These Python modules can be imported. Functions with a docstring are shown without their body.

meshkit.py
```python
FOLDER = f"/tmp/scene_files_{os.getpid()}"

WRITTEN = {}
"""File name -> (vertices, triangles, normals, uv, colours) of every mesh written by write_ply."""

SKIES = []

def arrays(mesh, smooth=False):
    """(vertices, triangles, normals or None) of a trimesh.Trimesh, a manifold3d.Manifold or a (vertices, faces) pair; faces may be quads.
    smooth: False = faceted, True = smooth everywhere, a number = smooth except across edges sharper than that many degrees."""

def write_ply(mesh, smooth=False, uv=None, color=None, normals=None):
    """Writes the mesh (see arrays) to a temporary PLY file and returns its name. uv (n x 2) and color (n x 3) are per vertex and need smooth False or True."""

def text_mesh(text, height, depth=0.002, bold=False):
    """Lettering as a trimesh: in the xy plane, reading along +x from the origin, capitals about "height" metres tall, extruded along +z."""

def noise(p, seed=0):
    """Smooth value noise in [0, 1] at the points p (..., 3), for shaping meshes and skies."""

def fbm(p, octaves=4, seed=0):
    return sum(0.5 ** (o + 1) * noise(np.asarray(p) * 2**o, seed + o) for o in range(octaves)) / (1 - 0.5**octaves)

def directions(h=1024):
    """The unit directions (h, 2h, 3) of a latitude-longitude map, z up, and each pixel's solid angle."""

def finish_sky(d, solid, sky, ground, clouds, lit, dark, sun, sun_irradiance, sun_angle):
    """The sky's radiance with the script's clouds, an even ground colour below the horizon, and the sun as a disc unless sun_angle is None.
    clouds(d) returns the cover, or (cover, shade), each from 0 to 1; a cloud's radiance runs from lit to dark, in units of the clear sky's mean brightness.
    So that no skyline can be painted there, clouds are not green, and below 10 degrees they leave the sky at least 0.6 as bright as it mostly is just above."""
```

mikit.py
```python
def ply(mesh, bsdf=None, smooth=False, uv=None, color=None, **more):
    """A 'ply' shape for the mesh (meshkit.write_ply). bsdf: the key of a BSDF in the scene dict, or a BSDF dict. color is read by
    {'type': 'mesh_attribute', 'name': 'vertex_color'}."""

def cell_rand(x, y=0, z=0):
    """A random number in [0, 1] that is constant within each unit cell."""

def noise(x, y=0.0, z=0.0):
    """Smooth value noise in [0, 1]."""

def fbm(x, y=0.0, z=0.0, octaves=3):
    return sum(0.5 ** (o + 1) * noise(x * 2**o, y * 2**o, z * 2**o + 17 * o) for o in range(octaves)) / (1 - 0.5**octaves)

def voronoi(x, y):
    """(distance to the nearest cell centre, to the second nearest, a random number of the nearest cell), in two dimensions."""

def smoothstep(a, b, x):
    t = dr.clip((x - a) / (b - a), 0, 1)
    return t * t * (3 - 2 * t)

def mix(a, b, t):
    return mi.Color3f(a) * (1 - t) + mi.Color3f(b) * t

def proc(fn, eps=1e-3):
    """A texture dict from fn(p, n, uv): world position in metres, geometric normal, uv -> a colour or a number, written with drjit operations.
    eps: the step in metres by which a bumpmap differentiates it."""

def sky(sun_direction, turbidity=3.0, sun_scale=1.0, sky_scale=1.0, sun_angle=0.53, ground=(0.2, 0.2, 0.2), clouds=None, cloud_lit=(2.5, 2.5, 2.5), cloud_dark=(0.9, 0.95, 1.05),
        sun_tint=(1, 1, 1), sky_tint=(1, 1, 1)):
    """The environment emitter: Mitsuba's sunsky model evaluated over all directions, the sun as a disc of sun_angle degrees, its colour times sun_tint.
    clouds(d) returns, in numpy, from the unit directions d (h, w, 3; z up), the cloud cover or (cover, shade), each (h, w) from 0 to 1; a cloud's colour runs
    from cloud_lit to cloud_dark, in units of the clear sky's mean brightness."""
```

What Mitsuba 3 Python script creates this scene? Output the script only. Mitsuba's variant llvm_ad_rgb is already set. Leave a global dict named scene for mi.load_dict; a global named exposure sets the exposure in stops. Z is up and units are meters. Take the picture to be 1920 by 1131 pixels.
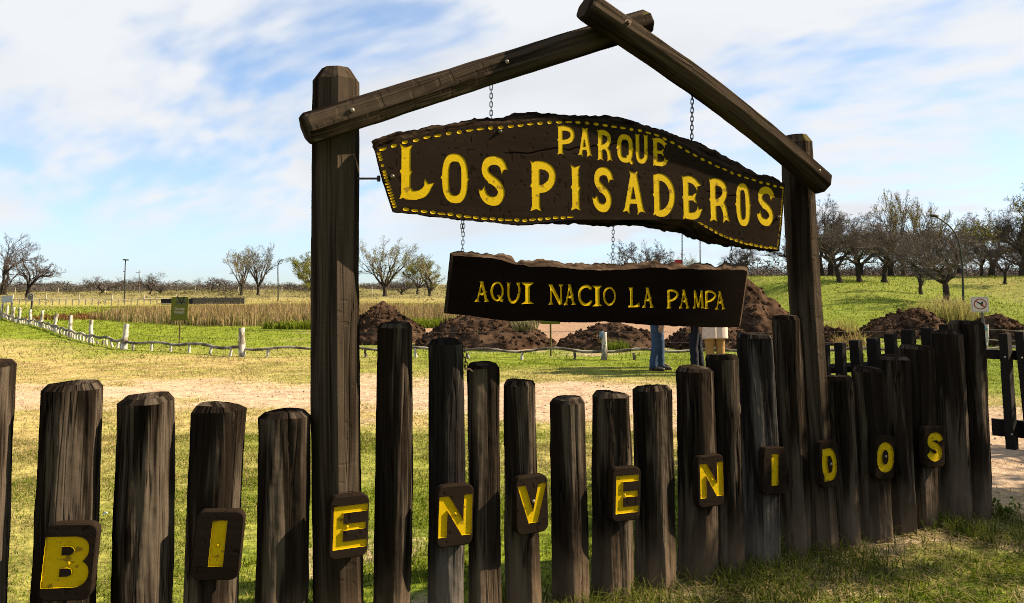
import math
import numpy as np
import trimesh
import drjit as dr
import mitsuba as mi
import mikit
import meshkit
import manifold3d as m3
from shapely import affinity
from shapely.geometry import Polygon, LineString, Point, box as sbox
from shapely.ops import unary_union

T = mi.ScalarTransform4f
scene, labels = {}, {}

# ------------------------------------------------------------------ camera
W0, H0 = 1920.0, 1131.0
FOC, PX, PY, HOR = 1443.0, 960.0, 375.0, 533.0     # focal length and principal point in photo pixels
EYE = np.array([0.0, 0.0, 1.6])
_p, _r = math.atan((HOR - PY) / FOC), math.radians(-0.3)
FW = np.array([0, math.cos(_p), math.sin(_p)])
_up, _rt = np.array([0, -math.sin(_p), math.cos(_p)]), np.array([1.0, 0, 0])
RT, UP = math.cos(_r) * _rt + math.sin(_r) * _up, -math.sin(_r) * _rt + math.cos(_r) * _up
scene['camera'] = {'type': 'perspective', 'fov': math.degrees(2 * math.atan(960 / FOC)), 'fov_axis': 'x',
                   'principal_point_offset_x': 0.0, 'principal_point_offset_y': (H0 / 2 - PY) / H0,
                   'near_clip': 0.05, 'far_clip': 6000.0,
                   'to_world': T().look_at(origin=EYE.tolist(), target=(EYE + FW).tolist(), up=UP.tolist())}

# ------------------------------------------------------------------ sky, sun, exposure
exposure = 3.6
SUN_AZ, SUN_EL = math.radians(9.0), math.radians(36.0)
SUN = np.array([math.cos(SUN_EL) * math.cos(SUN_AZ), math.cos(SUN_EL) * math.sin(SUN_AZ), math.sin(SUN_EL)])


def clouds(d):
    """Thin high cloud: soft white banks, torn into wisps that run up to the right."""
    x, y, z = d[..., 0], d[..., 1], np.maximum(d[..., 2], 0)
    az, el = np.degrees(np.arctan2(x, y)), np.degrees(np.arcsin(np.clip(z, 0, 1)))
    k = 1 / (z + 0.30)
    a, b = x * k, y * k
    ca, sa = math.cos(0.60), math.sin(0.60)
    p, q = a * ca - b * sa, a * sa + b * ca
    N = lambda fx, fy, s, o, w=0.0: meshkit.fbm(np.stack([p * fx + w, q * fy + w * 0.8, 0 * a + s], -1), o, int(s * 7))
    w = N(1.1, 1.1, 5, 3) - 0.5
    big = N(1.0, 1.7, 2.7, 3, w * 1.0)
    mid = N(2.9, 5.0, 8, 4, w * 2.5)
    fine = N(8, 17, 2, 5, w * 4.0)
    puff = N(12, 15, 6, 4, w * 2.0)
    v = 0.46 * big + 0.30 * mid + 0.24 * fine + 0.10 * (puff - 0.5) + 0.08 * NP.ss(0.35, -0.1, np.abs(a))
    cover = 0.06 + 0.94 * NP.ss(0.315, 0.545, v)
    low = NP.ss(1.5, 6.0, el + 4 * (big - 0.5) + 3 * (mid - 0.5) + 2.5 * NP.ss(-0.1, 0.5, a))
    cover = cover * (0.22 + 0.78 * low)
    shade = NP.ss(0.42, 0.8, N(1.5, 2.6, 1, 4)) * 0.5
    return cover, shade


class NP:
    @staticmethod
    def cr(x, y, z):
        x, y, z = ((np.floor(np.asarray(v, float)).astype(np.int64) + 1000000) & 0xFFFFFFFF for v in np.broadcast_arrays(x, y, z))
        h = (x * 374761393 + y * 668265263 + z * 2147483647) & 0xFFFFFFFF
        h = ((h ^ (h >> 13)) * 1274126177) & 0xFFFFFFFF
        return ((h ^ (h >> 16)) & 0xFFFFFF) / 16777215.0

    @staticmethod
    def noise(x, y=0.0, z=0.0):
        p = [np.asarray(v, float) for v in np.broadcast_arrays(x, y, z)]
        i = [np.floor(v) for v in p]
        t = [(v - a) ** 2 * (3 - 2 * (v - a)) for v, a in zip(p, i)]
        lerp = lambda a, b, k: a + (b - a) * k
        e = lambda b, c: lerp(NP.cr(i[0], i[1] + b, i[2] + c), NP.cr(i[0] + 1, i[1] + b, i[2] + c), t[0])
        return lerp(lerp(e(0, 0), e(1, 0), t[1]), lerp(e(0, 1), e(1, 1), t[1]), t[2])

    @staticmethod
    def fbm(x, y=0.0, z=0.0, octaves=3):
        return sum(0.5 ** (o + 1) * NP.noise(x * 2**o, y * 2**o, z * 2**o + 17 * o) for o in range(octaves)) / (1 - 0.5**octaves)

    @staticmethod
    def ss(a, b, x):
        t = np.clip((x - a) / (b - a), 0, 1)
        return t * t * (3 - 2 * t)

    sqrt, exp, maximum, minimum, abs = np.sqrt, np.exp, np.maximum, np.minimum, np.abs


scene['sky'] = mikit.sky(SUN, turbidity=2.0, sky_scale=0.52, clouds=clouds, cloud_lit=(1.88, 1.93, 2.0), cloud_dark=(1.4, 1.48, 1.6), sky_tint=(1.03, 0.95, 1.0), ground=(0.2, 0.19, 0.1), sun_tint=(1.0, 0.98, 0.93))


# ------------------------------------------------------------------ from photo pixels to the place
def ray(u, v):
    return FW + RT * (u - PX) / FOC - UP * (v - PY) / FOC


def at(u, v, Y):
    d = ray(u, v)
    return EYE + d * (Y / d[1])


FA = math.radians(27.0)                                # the log fence and the arch stand along this direction
FT, FN = np.array([math.cos(FA), math.sin(FA), 0]), np.array([math.sin(FA), -math.cos(FA), 0])
FO = np.array([0, 3.9, 0.0])
ZZ = np.array([0, 0, 1.0])


def on_fence(u, v, off=0.0):
    """The point of the upright plane that lies off metres in front of the fence's centre line."""
    d = ray(u, v)
    return EYE + d * (((FO - EYE) @ FN + off) / (d @ FN))


def st(u, v, off):
    q = on_fence(u, v, off) - FO
    return np.array([q @ FT, q[2]])


def fp(s, z, off):
    return FO + FT * s + ZZ * z + FN * off


# ------------------------------------------------------------------ fields shared by materials (drjit) and meshes (numpy)
class DR:
    noise, fbm, ss = staticmethod(mikit.noise), staticmethod(mikit.fbm), staticmethod(mikit.smoothstep)
    sqrt, exp, maximum, minimum, abs = dr.sqrt, dr.exp, dr.maximum, dr.minimum, dr.abs


PATH = [(9.0, 1.0), (6.2, 4.6), (5.0, 7.4), (3.0, 9.6), (0.2, 11.0), (-5.0, 11.7), (-14.0, 11.6), (-40.0, 12.5)]


def path_distance(B, x, y):
    best = None
    for (ax, ay), (bx, by) in zip(PATH[:-1], PATH[1:]):
        dx, dy = bx - ax, by - ay
        t = ((x - ax) * dx + (y - ay) * dy) / (dx * dx + dy * dy)
        t = B.maximum(B.minimum(t, 1.0), 0.0)
        d = B.sqrt((x - ax - t * dx) ** 2 + (y - ay - t * dy) ** 2)
        best = d if best is None else B.minimum(best, d)
    return best


def bare(B, x, y):
    """How bare the soil is, 0 (grass) to 1 (trodden dirt)."""
    d = path_distance(B, x, y)
    n = B.fbm(x * 0.55, y * 0.9, 3.0, 3) - 0.5
    n2 = B.fbm(x * 2.3, y * 3.1, 5.0, 2) - 0.5
    far_left = B.ss(-2.0, -7.0, x)
    way = B.ss(3.2, 0.3, d + n * 4.2 + n2 * 1.4 + far_left * 0.55)
    dig = B.ss(8.5, 5.0, B.sqrt(((x - 2.5) * 0.75) ** 2 + ((y - 27.0) * 0.8) ** 2) + n * 5)
    fq = (x * FN[0] + (y - FO[1]) * FN[1])
    foot = B.ss(0.55, 0.1, B.abs(fq - 0.15) + n2 * 1.1) * 0.62
    spot = B.ss(0.62, 0.74, B.fbm(x * 1.1 + 40, y * 1.1, 9.0, 3)) * B.ss(6.0, 4.5, y) * 0.6
    return B.maximum(B.maximum(way, dig), B.maximum(foot, spot))


def dry(B, x, y):
    """How dry the grass is, 0 to 1."""
    d = path_distance(B, x, y)
    n = B.fbm(x * 0.35, y * 0.6, 21.0, 3)
    n2 = B.fbm(x * 1.7, y * 2.3, 31.0, 3)
    near = B.ss(5.8, 1.5, d + (n - 0.5) * 6) * B.ss(19.0, 15.5, y + (n - 0.5) * 5) * B.ss(2.9, 4.6, y - 0.51 * x)
    left = B.ss(2.0, -2.5, y - 18.6 + 0.78 * B.minimum(x + 9.5, 0.0) + (n - 0.5) * 5) * B.ss(0.0, -6.0, x)
    far = B.ss(48.0, 85.0, y + (n - 0.5) * 30)
    hill = B.ss(0.5, 0.72, B.fbm(x * 0.10, y * 0.16, 51.0, 3)) * B.ss(30.0, 36.0, y)
    hill2 = B.ss(26.0, 31.0, x) * B.ss(30, 36, y) * B.ss(62, 52, y)
    return B.minimum(B.maximum(B.maximum(near * 0.78, left * 0.82), B.maximum(far * 0.75, B.maximum(hill * 0.06, hill2 * 0.35))) * (0.55 + 0.75 * n2) + 0.14 * n2, 1.0)


def terrain(x, y):
    x, y = np.asarray(x, float), np.asarray(y, float)
    s = NP.ss(-3.5, 3.5, x - (9 + 0.1 * y)) * NP.ss(400, 150, y)
    h = s * (2.0 * NP.ss(31, 60, y) + 0.35 * NP.ss(35, 44, y) * NP.ss(56, 46, y) * np.sin(x * 0.35 + 1.0))
    h = h + NP.ss(18, 60, np.hypot(x, y)) * 0.35 * (NP.fbm(x * 0.06, y * 0.06, 2.0, 3) - 0.5)
    return h + 0.05 * (NP.fbm(x * 0.9, y * 0.9, 7.0, 3) - 0.5) * NP.ss(300, 60, np.hypot(x, y))


def gnd(u, v, most=900.0):
    """Where the ray through a photo pixel meets the ground."""
    d = ray(u, v)
    d = d / d[1]
    ys = np.geomspace(2.5, most, 6000)
    q = EYE + d * ys[:, None]
    below = q[:, 2] < terrain(q[:, 0], q[:, 1])
    i = int(np.argmax(below)) if below.any() else len(ys) - 1
    return np.array([q[i, 0], q[i, 1], float(terrain(q[i, 0], q[i, 1]))])


def on_ground(x, y):
    return np.array([x, y, float(terrain(x, y))])


# ------------------------------------------------------------------ scene book-keeping
def key_for(name, parent=None):
    base = name if parent is None else f'{parent}__{name}'
    k, i = base, 1
    while k in scene or k in labels or any(q.startswith(k + '__') for q in scene):
        k, i = f'{base}_{i:03d}', i + 1
    return k


def thing(name, label, cat, group=None):
    k = key_for(name)
    labels[k] = {'label': label, 'category': cat}
    if group:
        labels[k]['group'] = group
    return k


_count = {}


def put(name, mesh, bsdf, parent=None, smooth=False, uv=None, color=None, label=None, cat=None, group=None, kind=None, shape=None, to_world=None):
    """One entry of the scene: a mesh (or an already written shape) as a thing or as a part of a thing."""
    base = name if parent is None else f'{parent}__{name}'
    n = _count.get(base, 0)
    _count[base] = n + 1
    k = base if n == 0 else f'{base}_{n:03d}'
    if shape is None:
        shape = mikit.ply(mesh, bsdf, smooth=smooth, uv=uv, color=None if color is None else TONE * np.asarray(color))
    scene[k] = dict(shape) if to_world is None else {**shape, 'to_world': to_world}
    info = {a: b for a, b in (('label', label), ('category', cat), ('group', group), ('kind', kind)) if b}
    if info:
        labels[k] = info
    return k


# ------------------------------------------------------------------ materials
def C(*c):
    return mi.Color3f(*c)


def rgb(r, g, b):
    return {'type': 'rgb', 'value': [r, g, b]}


TONE = 0.54            # brings the colours below to real-world reflectance


def tone(fn, k=TONE):
    return mikit.proc(lambda p, n, uv: fn(p, n, uv) * k)


def plain(col, rough=0.7, **more):
    return {'type': 'twosided', 'bsdf': {'type': 'principled', 'base_color': col if isinstance(col, dict) else rgb(*(TONE * c for c in col)), 'roughness': rough, 'specular': 0.2, **more}}


def matt(tex):
    return {'type': 'twosided', 'bsdf': {'type': 'diffuse', 'reflectance': tex}}


def bumped(height, scale, inner, eps=2e-3):
    return {'type': 'bumpmap', 'texture': mikit.proc(height, eps), 'scale': scale, 'bsdf': inner}


def wood_streaks(uv):
    u, v = uv.x, uv.y
    warp = mikit.noise(u * 9, v * 1.7, 2.0) * 0.05
    fine = mikit.fbm((u + warp) * 130, v * 3.0, 1.0, 3)
    broad = mikit.fbm((u + warp) * 22, v * 1.1, 4.0, 3)
    return fine, broad


def wood_color(p, n, uv):
    fine, broad = wood_streaks(uv)
    c = mikit.mix((0.0066, 0.0052, 0.0044), (0.0185, 0.0144, 0.0116), mikit.smoothstep(0.2, 0.8, broad * 0.55 + fine * 0.45))
    worn = mikit.smoothstep(0.50, 0.70, mikit.fbm(uv.x * 14, uv.y * 1.6, 9.0, 4) + 0.25 * (fine - 0.5))
    c = mikit.mix(c, C(0.150, 0.124, 0.100), worn * 0.30)
    slit = mikit.smoothstep(0.045, 0.01, dr.abs(mikit.fbm(uv.x * 46, uv.y * 1.5, 14.0, 3) - 0.5)) * mikit.smoothstep(0.40, 0.62, mikit.noise(uv.x * 11, uv.y * 2.1, 6.0))
    c = mikit.mix(c, C(0.0025, 0.002, 0.0018), slit * 0.85)
    c = c * (0.78 + 0.44 * mikit.noise(uv.x * 260, uv.y * 9.0, 2.0))
    dust = mikit.smoothstep(0.42, 0.0, p.z + 0.18 * (mikit.fbm(uv.x * 20, uv.y * 7, 3.0, 3) - 0.5))
    return mikit.mix(c, C(0.13, 0.098, 0.068), dust * 0.6)


def wood_height(p, n, uv):
    fine, broad = wood_streaks(uv)
    crack = mikit.smoothstep(0.06, 0.0, dr.abs(mikit.fbm(uv.x * 32, uv.y * 1.3, 14.0, 3) - 0.5)) * mikit.smoothstep(0.45, 0.6, mikit.noise(uv.x * 8, uv.y * 1.5, 6.0))
    chop = mikit.noise(uv.x * 24 + uv.y * 9, uv.y * 17, 2.0) * 0.9 + mikit.noise(uv.x * 60 - uv.y * 12, uv.y * 55, 5.0) * 0.3
    return 0.6 * fine + 0.8 * broad + chop - 1.4 * crack


def grey_wood_color(p, n, uv):
    return wood_color(p, n, uv) * C(0.85, 0.98, 1.18) * 1.35


scene['m_grey_wood'] = bumped(wood_height, 0.0042, matt(tone(grey_wood_color, 0.80)))
scene['m_wood'] = bumped(wood_height, 0.0042, matt(tone(wood_color, 0.90)))


def beam_color(p, n, uv):
    fine, broad = wood_streaks(uv)
    c = mikit.mix((0.0105, 0.0084, 0.0068), (0.080, 0.063, 0.049), mikit.smoothstep(0.25, 0.75, broad * 0.55 + fine * 0.45))
    stain = mikit.smoothstep(0.5, 0.7, mikit.fbm(uv.x * 6, uv.y * 1.3, 19.0, 3))
    c = mikit.mix(c, C(0.010, 0.007, 0.0055), stain * 0.75)
    moss = mikit.smoothstep(0.52, 0.66, mikit.fbm(p.x * 9, p.y * 9, p.z * 9, 3)) * mikit.smoothstep(0.35, 0.8, n.z)
    c = mikit.mix(c, C(0.20, 0.19, 0.05), moss * 0.7 * mikit.smoothstep(0.3, 0.7, p.x))
    dust = mikit.smoothstep(0.42, 0.0, p.z)
    return mikit.mix(c, C(0.21, 0.155, 0.105), dust * 0.5)


def beam_height(p, n, uv):
    fine, broad = wood_streaks(uv)
    hew = mikit.noise(uv.x * 10 + uv.y * 9, uv.y * 17, 5.0)
    split = mikit.smoothstep(0.05, 0.0, dr.abs(mikit.fbm(uv.x * 30, uv.y * 1.1, 8.0, 3) - 0.5)) * mikit.smoothstep(0.5, 0.62, mikit.noise(uv.x * 9, uv.y * 1.7, 6.0))
    nick = mikit.smoothstep(0.72, 0.86, mikit.noise(uv.x * 22 + uv.y * 14, uv.y * 40, 3.0))
    return 0.6 * fine + 0.6 * broad + 0.7 * hew - 1.3 * split - 0.5 * nick


scene['m_beam'] = bumped(beam_height, 0.0035, matt(tone(beam_color, 0.60)))


def crack_line(uv):
    u, v = uv.x, uv.y
    wob = (mikit.fbm(v * 9, 0.0, 3.0, 4) - 0.5) * 0.03
    a = mikit.smoothstep(0.005, 0.001, dr.abs(u - 2.247 - 0.155 * v - wob)) * mikit.smoothstep(-0.17, -0.1, v) * mikit.smoothstep(0.72, 0.6, v)
    wob2 = (mikit.fbm(v * 11, 5.0, 3.0, 4) - 0.5) * 0.03
    b = mikit.smoothstep(0.005, 0.001, dr.abs(u - 2.233 + 0.11 * v - wob2)) * mikit.smoothstep(1.08, 1.12, v) * mikit.smoothstep(1.36, 1.33, v)
    return dr.maximum(a, b)


def board_color(p, n, uv):
    u, v = uv.x, uv.y
    a = mikit.fbm(v * 3, u * 60, 1.0, 3)
    b = mikit.fbm(v * 5, u * 7, 2.0, 4)
    c = mikit.mix((0.012, 0.0088, 0.0070), (0.027, 0.0202, 0.0158), b * 0.7 + a * 0.3)
    pit = mikit.smoothstep(0.80, 0.88, mikit.noise(v * 60, u * 52, 4.0))
    return mikit.mix(c, C(0.004, 0.003, 0.0025), dr.maximum(pit * 0.4, crack_line(uv)))


def board_height(p, n, uv):
    u, v = uv.x, uv.y
    pit = mikit.smoothstep(0.78, 0.90, mikit.noise(v * 60, u * 52, 4.0))
    return 0.30 * mikit.fbm(v * 3, u * 60, 1.0, 3) + 0.5 * mikit.fbm(v * 4, u * 6, 2.0, 3) - 0.5 * pit - 2.2 * crack_line(uv)


scene['m_board'] = bumped(board_height, 0.0026, matt(tone(board_color, 0.62)))


def dark_shaded_board_color(p, n, uv):
    u, v = uv.x, uv.y
    a = mikit.fbm(v * 2.5, u * 70, 1.0, 3)
    b = mikit.fbm(v * 3, u * 5, 2.0, 3)
    return mikit.mix((0.0028, 0.0022, 0.0019), (0.0065, 0.005, 0.0042), b * 0.6 + a * 0.4) + C(0.009, 0.0068, 0.0055) * mikit.smoothstep(0.9, 1.5, v + 0.3 * (b - 0.5))  # near-black with shade painted in; the lit right end is painted browner


scene['m_dark_shaded_board'] = bumped(board_height, 0.0022, matt(tone(dark_shaded_board_color, 0.36)))


def bark_color(p, n, uv):
    a = mikit.fbm(uv.y * 12, uv.x * 60, 1.0, 4)
    b = mikit.fbm(uv.y * 4, uv.x * 10, 7.0, 3)
    c = mikit.mix((0.007, 0.005, 0.004), (0.055, 0.039, 0.028), mikit.smoothstep(0.3, 0.75, a * 0.6 + b * 0.4))
    return c


def sunlit_bark_color(p, n, uv):
    return bark_color(p, n, uv) * 2.1 + C(0.012, 0.009, 0.007)  # same bark, lightened: sunlight on the motto board's edge put into the colour


def bark_height(p, n, uv):
    return mikit.fbm(uv.y * 22, uv.x * 70, 1.0, 4) + 0.8 * mikit.noise(uv.y * 60 + uv.x * 30, uv.x * 30, 3.0)


scene['m_bark_edge'] = bumped(bark_height, 0.008, matt(tone(bark_color)))


scene['m_sunlit_edge'] = bumped(bark_height, 0.007, matt(tone(sunlit_bark_color)))


def paint_color(p, n, uv):
    a = mikit.fbm(p.x * 45, p.y * 45, p.z * 45, 3)
    b = mikit.fbm(p.x * 9, p.y * 9, p.z * 9, 2)
    c = mikit.mix((0.50, 0.352, 0.003), (0.66, 0.475, 0.005), a * 0.6 + b * 0.4)
    chip = mikit.smoothstep(0.66, 0.72, mikit.fbm(p.x * 34, p.y * 34, p.z * 34, 4))
    return mikit.mix(c, C(0.16, 0.09, 0.02), chip * 0.7)


scene['m_yellow'] = bumped(lambda p, n, uv: mikit.fbm(p.x * 110, p.y * 110, p.z * 150, 3), 0.0005, plain(tone(paint_color, 0.58), 0.6, specular=0.04))


def ground_color(p, n, uv):
    B, x, y = DR, p.x, p.y
    k, q = bare(B, x, y), dry(B, x, y)
    t = mikit.fbm(x * 26, y * 26, 1.0, 3)
    t2 = mikit.fbm(x * 4.2, y * 6.5, 2.0, 3)
    green = mikit.mix((0.078, 0.128, 0.007), (0.195, 0.262, 0.016), mikit.smoothstep(0.25, 0.75, t * 0.55 + t2 * 0.45))
    straw = mikit.mix((0.25, 0.19, 0.075), (0.46, 0.37, 0.17), mikit.smoothstep(0.25, 0.75, t * 0.5 + t2 * 0.5))
    far = mikit.smoothstep(62.0, 110.0, y)
    scrub = mikit.mix((0.105, 0.105, 0.04), (0.24, 0.22, 0.10), mikit.fbm(x * 0.12, y * 0.35, 3.0, 4))
    c = mikit.mix(green, straw, q)
    c = mikit.mix(c, scrub, far * 0.85)
    dirt = mikit.mix((0.32, 0.235, 0.165), (0.50, 0.39, 0.29), mikit.smoothstep(0.2, 0.8, t * 0.4 + t2 * 0.6))
    red = mikit.smoothstep(19.0, 22.0, y)
    dirt = mikit.mix(dirt, C(0.27, 0.17, 0.115), red * 0.8)
    return mikit.mix(c, dirt, mikit.smoothstep(0.15, 0.95, k + (t - 0.5) * 0.7))


def ground_height(p, n, uv):
    return mikit.fbm(p.x * 14, p.y * 14, 4.0, 4)


scene['m_ground'] = bumped(ground_height, 0.03, plain(tone(ground_color), 0.95, specular=0.1), eps=6e-3)


def soil_color(p, n, uv):
    a = mikit.fbm(p.x * 7, p.y * 7, p.z * 7, 4)
    b = mikit.fbm(p.x * 1.6, p.y * 1.6, p.z * 1.6, 3)
    return mikit.mix((0.020, 0.0125, 0.009), (0.108, 0.070, 0.049), mikit.smoothstep(0.25, 0.75, a * 0.6 + b * 0.4))


scene['m_soil'] = matt(tone(soil_color))


def white_post_color(p, n, uv):
    a = mikit.fbm(p.x * 12, p.y * 12, p.z * 5, 3)
    return mikit.mix((0.27, 0.245, 0.20), (0.66, 0.64, 0.60), mikit.smoothstep(0.36, 0.52, a))


scene['m_limewash'] = plain(tone(white_post_color), 0.85)


def rail_color(p, n, uv):
    a = mikit.fbm(p.x * 5, p.y * 5, p.z * 9, 3)
    return mikit.mix((0.12, 0.105, 0.085), (0.42, 0.39, 0.33), mikit.smoothstep(0.42, 0.66, a))


scene['m_rail'] = plain(tone(rail_color), 0.85)
for _k, _c, _ro in (('m_steel', (0.16, 0.15, 0.14), 0.45), ('m_rust', (0.10, 0.055, 0.035), 0.6), ('m_iron', (0.035, 0.035, 0.04), 0.5), ('m_bolt', (0.33, 0.30, 0.26), 0.4),
                    ('m_white', (0.78, 0.77, 0.75), 0.5), ('m_notice', (0.62, 0.66, 0.72), 0.5), ('m_red', (0.50, 0.035, 0.03), 0.5), ('m_black', (0.015, 0.015, 0.015), 0.5),
                    ('m_sign_green', (0.16, 0.19, 0.012), 0.45), ('m_sign_grey', (0.13, 0.155, 0.07), 0.5), ('m_olive_pole', (0.13, 0.12, 0.035), 0.5), ('m_lamp_pole', (0.045, 0.05, 0.042), 0.6),
                    ('m_cream', (0.66, 0.60, 0.52), 0.6), ('m_denim', (0.035, 0.075, 0.16), 0.8), ('m_navy', (0.010, 0.013, 0.030), 0.8), ('m_grey_cloth', (0.12, 0.11, 0.10), 0.85),
                    ('m_tan', (0.40, 0.235, 0.085), 0.8), ('m_jacket', (0.72, 0.60, 0.56), 0.8), ('m_shoe', (0.045, 0.035, 0.045), 0.4), ('m_brown_shoe', (0.08, 0.05, 0.03), 0.5),
                    ('m_skin', (0.48, 0.29, 0.20), 0.55), ('m_hair', (0.03, 0.02, 0.015), 0.6), ('m_shirt', (0.12, 0.16, 0.22), 0.8), ('m_blue_tip', (0.22, 0.36, 0.50), 0.7),
                    ('m_stake', (0.20, 0.185, 0.15), 0.9), ('m_picket', (0.007, 0.006, 0.0055), 0.9)):
    scene[_k] = plain(_c, _ro, **({'metallic': 0.6} if _k in ('m_steel', 'm_bolt') else {}))
VC = {'type': 'mesh_attribute', 'name': 'vertex_color'}
scene['m_twig'] = {'type': 'twosided', 'bsdf': {'type': 'diffuse', 'reflectance': VC}}
scene['m_blade'] = {'type': 'principledthin', 'base_color': VC, 'roughness': 0.7, 'diff_trans': 0.7, 'spec_trans': 0.0, 'eta': 1.3}


# ------------------------------------------------------------------ mesh helpers
def frame_of(d):
    d = d / np.linalg.norm(d)
    a = np.cross(d, [0, 0, 1.0] if abs(d[2]) < 0.9 else FN)
    a /= np.linalg.norm(a)
    return d, a, np.cross(d, a)


def grid_faces(rows, cols):
    i, j = np.meshgrid(np.arange(rows - 1), np.arange(cols - 1), indexing='ij')
    a = i * cols + j
    q = np.stack([a, a + 1, a + cols + 1, a + cols], -1).reshape(-1, 4)
    return np.vstack([q[:, [0, 1, 2]], q[:, [0, 2, 3]]])


class Soup:
    """Collects vertices, triangles, uv and colours."""

    def __init__(self):
        self.v, self.f, self.t, self.c, self.n = [], [], [], [], 0

    def add(self, v, f, uv=None, col=None):
        v = np.asarray(v, float)
        self.v.append(v)
        self.f.append(np.asarray(f, int) + self.n)
        self.t.append(np.zeros((len(v), 2)) if uv is None else np.asarray(uv, float))
        self.c.append(np.zeros((len(v), 3)) if col is None else np.broadcast_to(np.asarray(col, float), (len(v), 3)))
        self.n += len(v)

    def mesh(self):
        return np.vstack(self.v), np.vstack(self.f)

    def uv(self):
        return np.vstack(self.t)

    def col(self):
        return np.vstack(self.c)


def box_mesh(size, at_=(0, 0, 0), rotz=0.0):
    m = trimesh.creation.box(size)
    if rotz:
        m.apply_transform(trimesh.transformations.rotation_matrix(rotz, [0, 0, 1]))
    m.apply_translation(at_)
    return m


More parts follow.
